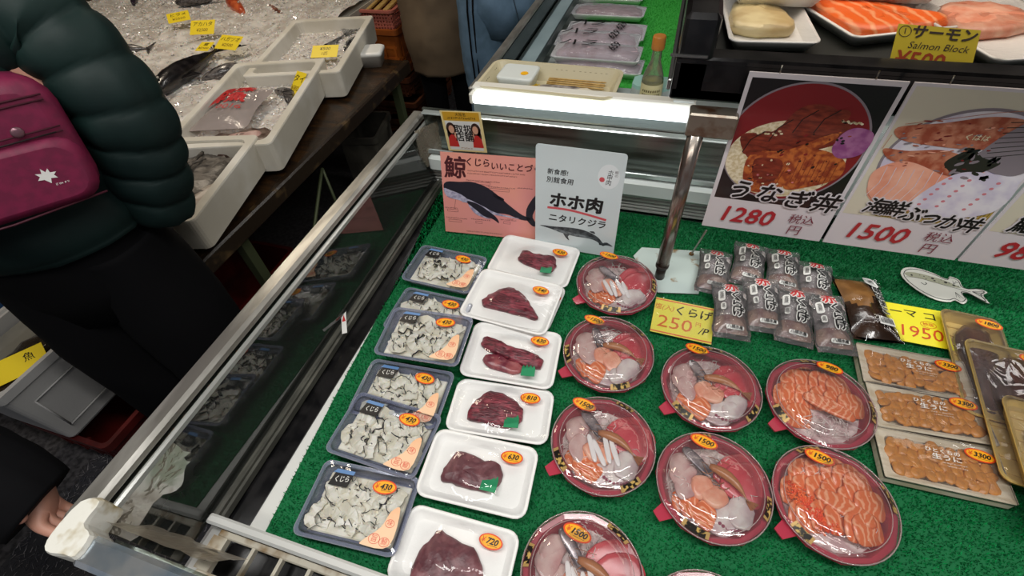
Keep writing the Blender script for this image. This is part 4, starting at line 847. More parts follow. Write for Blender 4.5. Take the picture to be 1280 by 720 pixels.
def art2(g, w, h):
    g.poly([(w*.02, h*.235), (w*.98, h*.235), (w*.98, h*.985), (w*.02, h*.985)], .0003, 5)
    clipell(g, w*.68, h*.3, w*.46, h*.16, w*.03, w*.98, h*.24, h*.5, .0005, 10); clipell(g, w*.56, h*.6, w*.5, h*.31, w*.03, w*.98, h*.24, h*.975, .0006, 13); clipell(g, w*.56, h*.6, w*.48, h*.295, w*.03, w*.98, h*.24, h*.975, .0007, 8)
    clipell(g, w*.5, h*.44, w*.42, h*.17, w*.03, w*.98, h*.3, h*.9, .0009, 7)
    pl(g, w, h, [(.05, .78), (.3, .82), (.56, .87), (.78, .85), (.8, .74), (.6, .7), (.3, .7), (.1, .72)], .0013, 6); pl(g, w, h, [(.04, .66), (.2, .66), (.42, .68), (.66, .62), (.6, .54), (.3, .58), (.12, .6)], .0014, 6)
    pl(g, w, h, [(.46, .62), (.56, .7), (.66, .66), (.78, .64), (.7, .57), (.6, .53), (.52, .57)], .00155, 11); pl(g, w, h, [(.62, .68), (.8, .9), (.97, .88), (.97, .62), (.8, .58)], .0015, 13)
    for i in range(8): g.line([(w*.66, h*(.66+.027*i)), (w*.97, h*(.72+.022*i))], .0012, .0017, 11)
    pl(g, w, h, [(.06, .52), (.2, .6), (.4, .57), (.56, .5), (.5, .36), (.3, .31), (.12, .38)], .0017, 7)
    pl(g, w, h, [(.42, .36), (.56, .55), (.76, .58), (.97, .54), (.97, .36), (.7, .28), (.5, .29)], .0018, 8)
    for x in (.56, .68, .86):
        for k in range(6): g.ell(w*(x-.03*k*.5), h*(.53-.035*k), w*.014, h*.008, .00195, 9, None, 8)
    rnd = random.Random(9)
    for _ in range(60): x, y = rnd.uniform(.1, .7), rnd.uniform(.56, .84); g.ell(w*x, h*y, w*rnd.uniform(.008, .03), h*rnd.uniform(.002, .006), .00192, rnd.choice((6, 1, 7, 13)), None, 8, rot=rnd.uniform(-.1, .4))
    for _ in range(26): x, y = rnd.uniform(.48, .76), rnd.uniform(.54, .7); g.ell(w*x, h*y, w*.03, h*.009, .00193, rnd.choice((11, 0, 13)), None, 7, rot=rnd.uniform(0, 3))
    for k in range(7): g.line([(w*(.1+.06*k), h*(.37-.004*k)), (w*(.14+.06*k), h*(.46)), (w*(.13+.06*k), h*.56)], .0008, .0019, 8)
    g.text('くはは', w*.54, h*.76, w*.05, .0019, 3, None, .02, .1)
    g.line([(w*.04, h*.74), (w*.0+w*.03, h*.66)], .0008, .0018, 6); g.line([(w*.08, h*.8), (w*.3, h*.84), (w*.55, h*.89), (w*.8, h*.92)], .0008, .0018, 6)
def art3(g, w, h):
    g.poly([(w*.02, h*.235), (w*.98, h*.235), (w*.98, h*.985), (w*.02, h*.985)], .0003, 5); clipell(g, w*.5, h*.62, w*.44, h*.3, w*.03, w*.98, h*.24, h*.975, .0006, 0); clipell(g, w*.5, h*.62, w*.4, h*.27, w*.03, w*.98, h*.24, h*.975, .0008, 7)
poster(.128, 'eel rice bowl poster priced 1280 with a red lacquer bowl, left of the posters', 'うなぎ丼', '1280', art1)
poster(.361, 'seafood rice bowl poster priced 1500 with prawns on cream ground', '海鮮ぶっか丼', '1500', art2)
poster(.594, 'poster cut off by the right edge, its red price starting with 98', '鮭丼', '980', art3)
g = G(); 
# ---------------------------------------------------------------- salmon trays in the black case
ZC = 1.207
salC = mat('salmon_block', 'e8692c', .3, col2='f0a070', scale=12, kind='wave', dist=5, lo=.6, hi=1, sss=.1)
def case_tray(tl, tr, bl, z, label, fish, fm, seed, dd=None, tilt=0):
    q, w, d, r = fr(tl, tr, bl, z+.02); d = dd or d
    P = thing('fish_tray', label, 'food tray', (q.x, q.y, z), r, 'foam fish trays in the black case')
    g = G(); g.loft([rrect(w-.03, d-.03, .01, 0), rrect(w-.006, d-.006, .016, .017), rrect(w, d, .018, .02), rrect(w, d, .018, .022), rrect(w-.012, d-.012, .014, .022), rrect(w-.036, d-.036, .012, .005)], 0); g.build('tray', foam, P)
    if fish: g = G(); g.lump([(a*w, b*d) for a, b in fish], .026, 0, T(0, 0, .005), 30, seed, .12, .3, 40); g.build('fish_fillet', fm, P)
    g = G(); n = 8; g.add([((i/n-.5)*(w-.004), (j/n-.5)*(d-.004), .0235+.008*max(0, 1-((i/n-.5)**2+(j/n-.5)**2)*5)) for j in range(n+1) for i in range(n+1)], [(j*(n+1)+i, j*(n+1)+i+1, (j+1)*(n+1)+i+1, (j+1)*(n+1)+i) for j in range(n) for i in range(n)], 0, None, True); g.build('wrap', wrap, P)
    return P
case_tray((990, 0), (1121, -14), (1003, 56), ZC, 'foam tray with a bright orange salmon block in the black case', [(-.38, -.36), (-.42, .3), (-.2, .42), (.1, .3), (.2, .0), (.42, -.34), (.1, -.4)], salC, 1)
case_tray((1120, 4), (1258, -6), (1150, 84), ZC, 'foam tray of pale salmon slices behind the yellow price sign', [(-.36, .1), (-.2, .38), (.2, .36), (.36, .1), (.2, -.05), (-.3, -.1)], salm2_m, 2)
case_tray((895, -25), (985, -25), (890, 52), ZC+.0, 'creamy foam tray with pale fish, left end of the black case', [(-.4, -.3), (-.3, .1), (.1, .1), (.3, -.3)], mat('pale_fish', 'd8c89a', .4, col2='b8a070', scale=12), 3)
case_tray((915, -85), (1000, -85), (900, -5), ZC+.027, 'foam tray with a grey pink fillet on top of the creamy tray', [(-.3, -.3), (-.35, .35), (.3, .35), (.32, -.3)], mat('greypink_fish', '9c8482', .35, col2='7c6668', scale=20), 4)
case_tray((1010, -85), (1112, -85), (1018, -10), ZC+.027, 'foam tray with a pink fillet stacked behind the salmon block', [(-.3, -.3), (-.35, .3), (.3, .3), (.32, -.3)], salm2_m, 5)
case_tray((1262, -10), (1390, -10), (1262, 66), ZC, 'foam tray at the far right of the black case holding dark red fish', [(-.4, -.3), (-.4, .35), (.3, .35), (.3, -.35)], mat('dark_tuna', '6e3436', .3, col2='8c4a4a', scale=20), 6)
bl, br, tl = at(1108, 84, 1.262), at(1214, 94, 1.262), at(1132, 30, 1.275)
bl = aty(1110, 84, .935); br = aty(1212, 94, .935); tl = aty(1133, 31, .985)
M = board(bl, br, tl); w = (br-bl).length; h = (tl-bl).length
P = thing('price_sign', 'yellow handwritten salmon block sign leaning on the black case rail', 'price card', M=M)
g = G(); g.box((w/2, h/2, -.0006), (w, h, .0011), 0); g.build('card', mat('mustard_card', 'c8b42e', .4), P)
g = G(); z = .0004
g.text('サーモン', w*.58, h*.83, w*.2, z, 0, None, .03, .15); g.text('1', w*.1, h*.84, w*.12, z, 0)
for k in range(18): a0, a1 = 2*PI*k/18, 2*PI*(k+1)/18; g.line([(w*(.1+.075*cos(a0)), h*.84+w*.075*sin(a0)), (w*(.1+.075*cos(a1)), h*.84+w*.075*sin(a1))], .0012, z, 0)
g.text('Salmon Block', w*.55, h*.54, w*.135, z, 0, None, -.005, .3); g.text('¥500', w*.36, h*.2, w*.3, z, 1, None, .02, .2); g.build('lettering', [mat('dark_brown_ink', '2a1a14', .5), mat('rust_ink', '9c3a18', .4)], P)

# ---------------------------------------------------------------- on and in the second case
basket_m = mat('cream_basket', 'c4bb9c', .4)
q0, q1, q2 = at(617, 66, 1.035), at(765, 80, 1.035), at(600, 112, 1.035)
r = rot_of(q0, q1); w = .375; d = .175; c = at(684, 98, 1.035); r += .03
P = thing('plastic_basket', 'cream plastic basket of skewers sitting just behind the tube lamp', 'basket', (c.x, c.y+.03, .982), r)
g = G(); HB = .042
g.loft([rrect(w-.05, d-.05, .02, 0), rrect(w-.006, d-.006, .026, HB*.9), rrect(w+.006, d+.006, .03, HB*.9), rrect(w+.006, d+.006, .03, HB), rrect(w-.012, d-.012, .024, HB), rrect(w-.055, d-.055, .018, .003)], 0, smooth=False); g.build('basket_shell', basket_m, P)
slot = mat('basket_slot', '4c483c', .6)
g = G(); rnd = random.Random(3)
Mb = T(0, d/2-.0125, .028) @ RX(PI/2-.32)
for x in (-.125, -.118, -.066, -.054, .0, .014, .028, .05, .068, .082, .097, .112, .128, .142): g.box((x, .0, .0), (.006, .008, .001), 0, Mb)
for x in (.11, .124, .138): g.box((x, -.013, .001), (.005, .003, .001), 0, Mb)
Ml = T(-w/2+.0125, 0, .028) @ RZ(PI/2) @ RX(PI/2-.32)
for x in (-.07, -.06, -.03, -.02, -.01, .04, .05, .06): g.box((x, .0, .0), (.005, .01, .001), 0, Ml)
g.build('slots', slot, P)['kind'] = 'stuff'
def put(name, label, cat, dx, dy, z, rot=0, group=None):
    o = Vector((c.x, c.y+.03, z)) + Vector((cos(r)*dx-sin(r)*dy, sin(r)*dx+cos(r)*dy, 0)); return thing(name, label, cat, o, r+rot, group)
B = put('small_tub', 'clear white tub with a round yellow sticker inside the cream basket', 'tub', -.095, .012, .987)
g = G(); g.loft([rrect(.085, .08, .01, 0), rrect(.105, .095, .014, .035), rrect(.105, .095, .014, .04), rrect(.095, .086, .012, .042)], 0); g.build('tub', mat('milky_tub', 'd5dbd8', .3), B)
g = G(); g.prism([(.022+.011*cos(2*PI*i/16), -.012+.011*sin(2*PI*i/16)) for i in range(16)], .0425, .043); g.build('round_sticker', mat('sticker_amber', 'f2b418', .4), B)
bamboo = mat('bamboo', 'c8a868', .5, col2='b08c4c', scale=40)
for i in range(6):
    B = put('skewer', 'one of the pale bamboo skewers lying in the cream basket', 'skewer', .065, .018+.006*i, .998+.003*(i % 2), .02*(i % 3-1), 'bamboo skewers in the basket')
    g = G(); g.tube([(-.08, 0, 0), (.078, 0, 0), (.083, 0, 0)], [.0022, .0022, .0006], 6); g.build('stick', bamboo, B)
B = put('wrapped_block', 'dark marbled wrapped block beside the skewers in the basket', 'food pack', .04, -.022, .99)
g = G(); g.lump([(-.07, -.014), (-.07, .014), (.06, .014), (.064, -.012)], .022, 0, None, 24, 3, .2, .5, 60); g.build('block', mat('marbled_dark', '5c5450', .4, col2='9c948c', scale=40), B)
g = G(); g.lump([(-.02, -.014), (-.02, .012), (.03, .012), (.03, -.012)], .018, 0, T(.05, -.006, .006), 18, 4, .3, .5, 60); g.build('paper_end', mat('crumpled_paper', 'cfc4ac', .6), B)
B = put('rubber_bands', 'small heap of yellow rubber bands in the cream basket', 'rubber bands', -.035, -.028, .998)
g = G(); rnd = random.Random(8)
for i in range(9):
    t = rnd.uniform(0, 3); a = rnd.uniform(.008, .014); x, y = rnd.uniform(-.016, .016), rnd.uniform(-.008, .008); g.tube([(x+a*cos(k*PI/6), y+a*.7*sin(k*PI/6+t), .004+i*.001+.003*sin(k+t)) for k in range(13)], .0009, 4)
g.build('bands', mat('band_yellow', 'd8b428', .5), B)['kind'] = 'stuff'
# sauce bottle and teal box
c2 = at(812, 120, .985)
B = thing('small_box', 'pale box with teal lid partly hidden behind the sauce bottle', 'box', (c2.x-.0, c2.y+.03, .981), -.05)
g = G(); pts8 = [(-.05, -.02), (-.035, -.035), (.035, -.035), (.05, -.02), (.05, .02), (.035, .035), (-.035, .035), (-.05, .02)]; g.prism(pts8, 0, .02); g.build('box_base', mat('box_grey', 'b8c0be', .4), B)
g = G(); g.prism(pts8, .02, .03); g.build('teal_lid', mat('teal_lid', '9cc8c0', .35), B)
B = thing('sauce_bottle', 'small glass bottle of yellow sauce with an orange cap', 'bottle', (c2.x+.002, c2.y-.03, .981)); B.scale = (1.18, 1.18, 1.16)
g = G(); g.lathe([(.02, 0), (.023, .003), (.023, .055), (.02, .068), (.0105, .095), (.0095, .118), (.011, .12), (.0112, .128)], 20); g.build('glass', film('bottle_glass', 'eef2e8', 1.5, .03, 0, haze=.22, hazecol='b8c0a8'), B)
g = G(); g.lathe([(.018, .003), (.0205, .006), (.0205, .052), (.0205, .054)], 20); g.build('sauce', mat('yellow_sauce', 'b8a858', .3), B)
g = G(); g.loft([circ(.0236, z, 20)[:] for z in (.004, .05)], 0, None, False, False); g.build('paper_label', mat('label_cream', 'd6cfa0', .5), B)
g = G()
for row in range(3):
    for k in range(9): a = -2.4+k*.2; g.add([(.0239*cos(a), .0239*sin(a), .016+row*.009), (.0239*cos(a+.12), .0239*sin(a+.12), .016+row*.009), (.0239*cos(a+.12), .0239*sin(a+.12), .0215+row*.009), (.0239*cos(a), .0239*sin(a), .0205+row*.009)], [(0, 1, 2, 3)])
g.build('label_print', mat('label_print', '6c6440', .5), B)['kind'] = 'stuff'
g = G(); g.lathe([(.0125, .118), (.0135, .12), (.0135, .142), (.012, .145)], 18); g.build('cap', mat('orange_cap', 'c07a30', .4), B)
# whale meat trays in the second case
frozen = mat('frozen_meat', 'a87c84', .35, col2='cdb4bc', scale=18, detail=5, lo=.35, hi=.65)
frozen_d = mat('frozen_meat_dark', '7a3c44', .35, col2='b48a90', scale=22, lo=.35, hi=.7, stretch=(1, 5, 1))
heavyfilm = film('frosty_film', 'f4f4f8', 1.45, .06, .9, 30, haze=.22, hazecol='d8dce2')
def long_tray(px, z, label, fm, seed, w=.31, d=.12, marks=True, rot=-.02, tilt=0):
    q = at(*px, z+.03); P = thing('meat_pack', label, 'food pack', M=T(q.x, q.y, z) @ RZ(rot) @ RX(tilt), group='wrapped meat trays in the second counter')
    g = G(); g.loft([rrect(w-.03, d-.03, .01, 0), rrect(w-.004, d-.004, .014, .02), rrect(w, d, .014, .024), rrect(w-.012, d-.012, .01, .024), rrect(w-.03, d-.03, .01, .006)], 0); g.build('tray', foam, P)
    g = G(); g.lump([(-w*.42, -d*.3), (-w*.4, d*.32), (0, d*.36), (w*.42, d*.33), (w*.42, -d*.32), (0, -d*.36)], .03, 0, T(0, 0, .006), 30, seed, .2, .4, 50); g.build('frozen_meat', fm, P)
    n, m = 14, 8; g = G(); g.add([((i/n-.5)*w*1.01, (j/m-.5)*d*1.02, .024+.016*max(0, 1-(2*i/n-1)**4)*max(0, 1-(2*j/m-1)**4)+.003*nz((i, j, 0), .9, seed)) for j in range(m+1) for i in range(n+1)], [(j*(n+1)+i, j*(n+1)+i+1, (j+1)*(n+1)+i+1, (j+1)*(n+1)+i) for j in range(m) for i in range(n)], 0, None, True); g.build('wrap', heavyfilm, P)
    if marks:
        g = G(); g.text('ハラ', -w*.22, d*.1, .055, .046, 0, None, .01, .4, 1.2); g.text('659' if seed == 2 else '629', w*.2, d*.02, .048, .046, 0, None, .015, .4, .8, 1.2); g.build('handwriting', black, P)
    return P
long_tray((748, 78), .853, 'lowest wrapped meat tray nearest the cream basket', frozen, 1, tilt=.0, marks=False)
long_tray((746, 62), .884, 'wrapped meat tray handwritten 659 on top behind the basket', frozen, 2, tilt=.05)
long_tray((747, 47), .87, 'wrapped meat tray behind the 659 one, handwriting on its film', frozen, 3, tilt=.1)
long_tray((757, 36), .856, 'crinkled clear wrapped pack between the pale and dark red trays', frozen, 4, d=.13, tilt=.1)
long_tray((761, 11), .87, 'wrapped tray of dark red meat at the top of the second counter', frozen_d, 5, w=.3, marks=False)
long_tray((763, -8), .858, 'farthest dark red meat tray, cut by the top edge of the photo', frozen_d, 6, w=.3, marks=False)
# ---------------------------------------------------------------- fish table, ice and foam boxes on the left
wet_wood = mat('wet_dark_wood', '231a13', .25, col2='3a2716', scale=10, detail=5, bump=.4, bscale=40, stretch=(1, 4, 1))
edge_wood = mat('worn_wood_edge', '24190f', .35, col2='6a5436', scale=16, detail=6, lo=.56, hi=.78, bump=.5, bscale=50)
TB = thing('fish_table', 'dark wet wooden table with a worn edge carrying the foam boxes', 'table', (-2.3, 1.4, 0))
g = G(); g.box((.38, -.03, .668), (1.4, 1.4, .03)); g.box((0, .6, .3), (.1, .1, .6)); g.build('table_top', wet_wood, TB)
g = G(); g.box((1.085, -.03, .655), (.03, 1.42, .06), 0, b=.006); g.build('edge_board', edge_wood, TB)
greenleg = mat('dull_green_steel', '4a5238', .5, .3)
for x, y in ((1.04, -.56), (1.04, .6), (-.2, -.66), (-.2, .6)):
    g = G(); g.box((x, y, .32), (.035, .035, .64)); g.build('leg', greenleg, TB)
g = G(); g.tube([(1.06, -.56, .12), (1.06, -.1, .58)], .007, 6); g.tube([(1.06, -.1, .58), (1.06, -.1, .05)], .006, 6); g.tube([(1.06, -.56, .35), (1.06, -.1, .35)], .005, 6); g.build('brace', greenleg, TB)
ice_m = mat('crushed_ice', 'e0dcd6', .3, col2='c4bcb4', scale=18, sss=.2, bump=.6, bscale=120)
icec = mat('ice_chip', 'e2deda', .12, spec=.8, sss=.15)
TR = thing('ice_bed', 'wide bed of crushed ice holding whole fish, left of the foam boxes', 'ice bed', (-2.7, 2.2, 0))
g = G(); g.box((0, 0, .71), (1.9, 2.9, .03)); g.build('trough', styro, TR)
for x in (-.9, .88):
    for y in (-1.3, 1.3): g = G(); g.box((x, y, .35), (.05, .05, .7)); g.build('leg', wet_wood, TR)
def icefield(P, x0, x1, y0, y1, z, n, chips, seed, amp=.02, cut=None, size=.008):
    g = G(); m = n
    g.add([(x0+(x1-x0)*i/n, y0+(y1-y0)*j/m, z+amp*nz((x0+(x1-x0)*i/n, y0+(y1-y0)*j/m, 0), 5, seed)+amp*.4*nz((i, j, 0), .5, seed)) for j in range(m+1) for i in range(n+1)], [(j*(n+1)+i, j*(n+1)+i+1, (j+1)*(n+1)+i+1, (j+1)*(n+1)+i) for j in range(m) for i in range(n)], 0, None, True)
    rnd = random.Random(seed)
    for _ in range(chips):
        x, y = rnd.uniform(x0, x1), rnd.uniform(y0, y1); zz = z+amp*nz((x, y, 0), 5, seed)+.004
        k = len(g.v); s = size*rnd.uniform(.4, 1.3)
        vs = [(x+rnd.uniform(-s, s), y+rnd.uniform(-s, s), zz+rnd.uniform(-s*.5, s)) for _ in range(5)]; g.add(vs, [(0, 1, 2), (0, 2, 3), (0, 3, 4), (1, 2, 4), (2, 3, 4), (0, 1, 4)], 1)
    o = g.build('crushed_ice', [ice_m, icec], P); o['kind'] = 'stuff'; return o
icefield(TR, -.93, .94, -1.43, 1.43, .745, 90, 9000, 3, .03)
def styrobox(tl, tr, pr, label, zr=.812, h=.112, group='white styrofoam fish boxes on the table', wall=.028):
    a, b, c = at(*tl, zr), at(*tr, zr), at(*pr, zr); w = (b-a).length; e = (c-b); d = e.length; e.normalize(); u = Vector((-e.y, e.x, 0)); 
    if u.dot(b-a) < 0: u = -u
    ang = math.atan2(u.y, u.x); ctr = b-u*w/2+e*d/2
    P = thing('styrofoam_box', label, 'foam box', (ctr.x, ctr.y, zr-h), ang, group)
    g = G(); g.loft([rrect(w-.03, d-.03, .02, 0), rrect(w-.012, d-.012, .02, .006), rrect(w, d, .02, h-.004), rrect(w-.004, d-.004, .018, h), rrect(w-2*wall, d-2*wall, .03, h), rrect(w-2*wall-.004, d-2*wall-.004, .03, h-.004), rrect(w-2*wall-.03, d-2*wall-.03, .03, .02)], 0, smooth=False)
    g.build('box_shell', styro, P); return P, w, d, ang
BU, wu, du, au = styrobox((388, 10), (467, 19), (424, 90), 'farthest foam box on the table, holding a silver fish on ice', .806)
BM, wm, dm, am = styrobox((320, 60), (407, 72), (338, 180), 'middle foam box on the table with a red printed bag inside', .818)
BL_, wl, dl, al = styrobox((221, 151), (324, 168), (241, 277), 'nearest foam box on the table with a grey flatfish', .826)
for P, w, d, sd, zz in ((BU, wu, du, 5, .06), (BM, wm, dm, 6, .055), (BL_, wl, dl, 7, .03)):
    icefield(P, -w/2+.035, w/2-.035, -d/2+.035, d/2-.035, zz, 24, 900 if P is not BL_ else 250, sd, .01, size=.007)
def wl_(P, x, y, z=0):  # point in a box's frame to world
    return Matrix.Translation(P.location) @ RZ(P.rotation_euler.z) @ Vector((x, y, z))
def fish(name, label, p0, p1, r, m, seed, wid=.55, tail=True, fins=True, z0=0, belly=None, group=None, eye=True):
    """fish from snout p0 to tail p1 (world points)"""
    p0, p1 = Vector(p0), Vector(p1); L = (p1-p0).length; a = rot_of(p0, p1)
    P = thing(name, label, 'fish', (p0.x, p0.y, min(p0.z, p1.z)), a, group)
    g = G(); R = []; N = 18
    for i in range(N+1):
        t = i/N; q = (math.sin(PI*min(1, t*1.02+.03))**.6)*(1-.55*t) if t < .97 else .16; q = max(q, .12)*r; cx = t*L; sw = .03*L*sin(t*5)*.6
        R.append([(cx, sw+q*wid*cos(2*PI*k/12), z0+r*.35+q*sin(2*PI*k/12)*.8+(.004*nz((cx*30, k, seed)))) for k in range(12)])
    g.loft(R, 0); g.build('fish_body', m, P)
    if tail:
        g = G(); sw = .03*L*sin(5)*.6
        for k in range(9):
            b = (k-4)/4; g.prism([(L*.97, sw-.003+b*.006), (L*1.17-.03*L*(1-abs(b)), sw+b*r*1.5-.006), (L*1.17-.03*L*(1-abs(b)), sw+b*r*1.5+.008)], z0+r*.3, z0+r*.3+.003+.002*(k % 2))
        g.build('tail_fin', m, P)
    if fins:
        g = G(); g.prism([(L*.25, wid*r*.8), (L*.4, wid*r*1.7), (L*.62, wid*r*1.3), (L*.7, wid*r*.5)], z0+r*.3, z0+r*.3+.004); g.prism([(L*.3, -wid*r*.7), (L*.42, -wid*r*1.6), (L*.46, -wid*r*.7)], z0+r*.3, z0+r*.3+.004); g.build('fin', m, P)
    if eye:
        g = G(); g.ball((L*.1, -wid*r*.1, z0+r*.35+r*.55), .006, 0); g.ball((L*.1, -wid*r*.1, z0+r*.35+r*.6), .004, 1); g.build('eye', [mat('fish_eye_white', 'b8b4a8', .2), black], P)
    return P
dark_fish = mat('dark_fish_skin', '100e10', .25, col2='242122', scale=30, coat=.5, bump=.4, bscale=160)
grey_fish = mat('grey_fish_skin', '6a6462', .25, col2='2e2b2b', scale=36, coat=.4, bump=.4, bscale=120, stretch=(1, 3, 1))
orange_fish = mat('orange_fish_skin', 'd0683c', .3, col2='a83c24', scale=26, bump=.4)
silver_fish = mat('silver_fish_skin', 'a8a8a8', .15, .6, col2='3c3c40', scale=20, stretch=(1, 8, 1), lo=.45, hi=.6)
flat_fish = mat('flatfish_skin', '6e675f', .4, col2='3d3833', scale=34, detail=6, bump=.8, bscale=70)
zi = .75
fish('fish', 'long black fish lying diagonally in the ice by the yellow tag', at(199, 122, zi), at(272, 70, zi), .075, dark_fish, 1, .8)
fish('fish', 'grey spotted fish half buried in ice beside the middle foam box', at(302, 80, zi), at(250, 103, zi-.02), .055, grey_fish, 2, .8, z0=-.01, tail=False)
fish('fish', 'fish with a fanned grey tail just beyond the green jacket sleeve', at(150, 70, zi-.01), at(185, 62, zi), .05, grey_fish, 3, .7)
fish('fish', 'orange red fish head poking out of the ice near the top', at(303, 14, zi), at(282, -8, zi-.03), .07, orange_fish, 4, .7, tail=False, fins=False)
fish('fish', 'small brown fish in the ice right of the orange fish', at(352, 16, zi), at(330, 6, zi-.02), .035, mat('brown_fish_skin', '5a3a30', .3, col2='8a5a48', scale=26), 5, .7, tail=False)
fish('fish', 'grey striped fish cut by the top edge of the photo', at(222, 8, zi), at(282, -3, zi), .05, grey_fish, 6, .7)
fish('fish', 'dark purple fish tip at the top left of the ice', at(168, 8, zi), at(178, -12, zi), .035, mat('purple_fish_skin', '2c2430', .3), 7, .7, tail=False)
fish('fish', 'slim silver fish lying on ice in the farthest foam box', wl_(BU, .0, -.12, .06), wl_(BU, .07, .22, .07), .028, silver_fish, 8, .9)
fish('fish', 'dark tailed fish at the right wall of the farthest foam box', wl_(BU, .12, .02, .06), wl_(BU, .15, .25, .07), .018, silver_fish, 9, .9)
# flat grey fish filling the nearest box
P = thing('flatfish', 'wrinkled grey flatfish with pale belly filling the nearest foam box', 'fish', wl_(BL_, 0, 0, .035), al)
g = G(); g.lump([(-.12, -.18), (-.15, -.05), (-.13, .1), (-.06, .2), (.03, .22), (.11, .17), (.13, .02), (.06, -.06), (.0, -.12), (-.04, -.2)], .045, 0, None, 44, 3, .35, .5, 26); g.build('fish_body', flat_fish, P)
g = G(); g.lump([(-.01, -.2), (.0, -.1), (.06, -.03), (.12, .06), (.135, -.05), (.12, -.18), (.05, -.22)], .038, 0, None, 30, 8, .2, .4, 20); g.build('pale_belly', mat('fish_belly', 'c9c2b8', .4, col2='a8998c', scale=16, bump=.3), P)
g = G(); g.tube([(-.12, .1, .05), (-.05, .0, .06), (-.07, -.14, .05)], .005, 6); g.tube([(.0, .2, .05), (.01, .05, .062), (-.03, -.1, .06)], .005, 6); g.tube([(-.1, .0, .055), (.04, .12, .058)], .004, 6); g.build('fin_ridge', flat_fish, P)
# middle box: bag with red print, fish slab, small fins
P = thing('printed_bag', 'clear plastic bag with bold red lettering in the middle foam box', 'plastic bag', wl_(BM, -.06, -.04, .062), am)
vs, fs = pillow(.2, .3, .06, 12, 14, 18); g = G(); g.add(vs, fs, 0, None, True); g.build('bag', film('misty_bag', 'f0ecec', 1.45, .08, .9, 30, haze=.35, hazecol='d8ccc8'), P)
g = G()
for t_, x, y, s, r_ in (('美味', -.01, .09, .07, .2), ('鮮魚', -.02, .02, .075, .1), ('0016', .015, -.045, .045, .05)):
    g.text(t_, x, y, s, 0, 0, None, .05 if s > .05 else .0, .1, 1.0, r_)
g.v = [(x, y, .06*(.5+.5*(1-min(1, abs(2*x/.2))**2.6)*max(0, 1-abs(2*y/.3)**4)**.8)+.006+.003*nz((x, y, 0), 30)) for x, y, z in g.v]; g.build('lettering', redink, P)
P = thing('fish_slab', 'brown skinned cut of fish with pinkish flesh at the near end of the middle box', 'fish', wl_(BM, .04, -.25, .06), am+.2)
g = G(); g.lump([(-.13, -.05), (-.11, .04), (.0, .06), (.1, .05), (.12, -.02), (.04, -.08), (-.06, -.08)], .035, 0, None, 30, 5, .3, .5, 30); g.build('fish_skin', mat('brown_skin', '4c3a32', .3, col2='77655a', scale=30, bump=.5), P)
g = G(); g.lump([(-.03, -.05), (-.03, .01), (.03, .03), (.08, .01), (.05, -.06)], .02, 0, T(.0, -.0, .022), 20, 6, .25, .5, 30); g.build('fish_flesh', mat('pinkish_flesh', 'c9aaa0', .35, col2='b08c84', scale=24), P)
P = thing('fish', 'dark fish head and fin sticking up behind the tag in the middle box', 'fish', wl_(BM, .07, .14, .06), am)
g = G(); g.lump([(-.05, .01), (-.02, .03), (.04, .0), (.05, -.08), (.03, -.09), (.0, -.03)], .02, 0, None, 20, 5, .2, .5, 40); g.build('fish_body', grey_fish, P)
# yellow tags
def tagcard(px, z, w, h, rot, txt, label, lean=.5, sub='¥2500', dz=.0):
    q = at(*px, z); M = T(q.x, q.y, z+dz) @ RZ(rot) @ RX(lean)
    P = thing('price_tag', label, 'price tag', M=M, group='yellow fish price tags')
    g = G(); g.prism([(-w/2, -h/2), (w/2, -h/2), (w/2, h/2), (-w/2, h/2)], -.0006, 0); g.build('card', mat('tag_yellow', 'f0d428', .45), P)
    g = G(); g.text(txt, 0, h*.2, h*.34, .0005, 0, None, .0, .1); g.text(sub, 0, -h*.2, h*.3, .0005, 1, None, 0, .1); g.build('lettering', [black, mat('tag_ink', '7a5a18', .5)], P)
tagcard((223, 21), .80, .11, .085, .75, 'ヒラメ', 'yellow price tag in the ice nearest the top left fish', .3)
tagcard((253, 34), .80, .13, .08, .25, 'アカハタ', 'yellow price tag between the other two in the ice, slightly bent', .6)
tagcard((286, 53), .80, .13, .085, -.05, 'ハガツオ', 'yellow price tag in the ice beside the back wall of the middle box', .4)
tagcard((256, 58), .795, .07, .07, .1, '鯛', 'small yellow tag lying half under its neighbour by the black fish tail', .2)
tagcard((406, 64), .80, .12, .07, .25, '¥500', 'yellow price tag at the near end of the farthest foam box', .4, '1匹')
tagcard((372, 105), .80, .06, .10, -.3, 'タイ', 'upright yellow tag leaning on the right wall of the middle foam box', .7, '¥800')
# little tub beyond the far box
q = at(467, 78, .69); P = thing('small_tub', 'small white lidded tub on the table end beside the far foam box', 'tub', (q.x, q.y, .684), .3)
g = G(); g.loft([rrect(.09, .09, .012, 0), rrect(.11, .11, .016, .05), rrect(.118, .118, .018, .052), rrect(.118, .118, .018, .064), rrect(.1, .1, .02, .07)], 0); g.build('tub', white, P)

# crates beyond the table
def crate(x, y, z, w, d, h, m, name, label, cat='crate', ny=3, group=None, rim=.02, rot=0, slots=True, taper=.02):
    P = thing(name, label, cat, (x, y, z), rot, group)
    g = G(); g.loft([rrect(w-taper*2, d-taper*2, .02, 0), rrect(w, d, .02, h-.03), rrect(w+rim, d+rim, .025, h-.03), rrect(w+rim, d+rim, .025, h), rrect(w-.012, d-.012, .02, h), rrect(w-.04, d-.04, .02, .01)], 0, smooth=False)
    if slots:
        for k in range(ny): g.box((w/2-taper*.5, 0, h*(.2+.22*k)), (.012, d*.9, .012)); g.box((0, -d/2+taper*.5, h*(.2+.22*k)), (w*.9, .012, .012))
        for k in range(-2, 3): g.box((w/2-taper*.5, k*d*.2, h*.45), (.014, .014, h*.8)); g.box((k*w*.2, -d/2+taper*.5, h*.45), (.014, .014, h*.8))
    g.build('crate_shell', m, P); return P
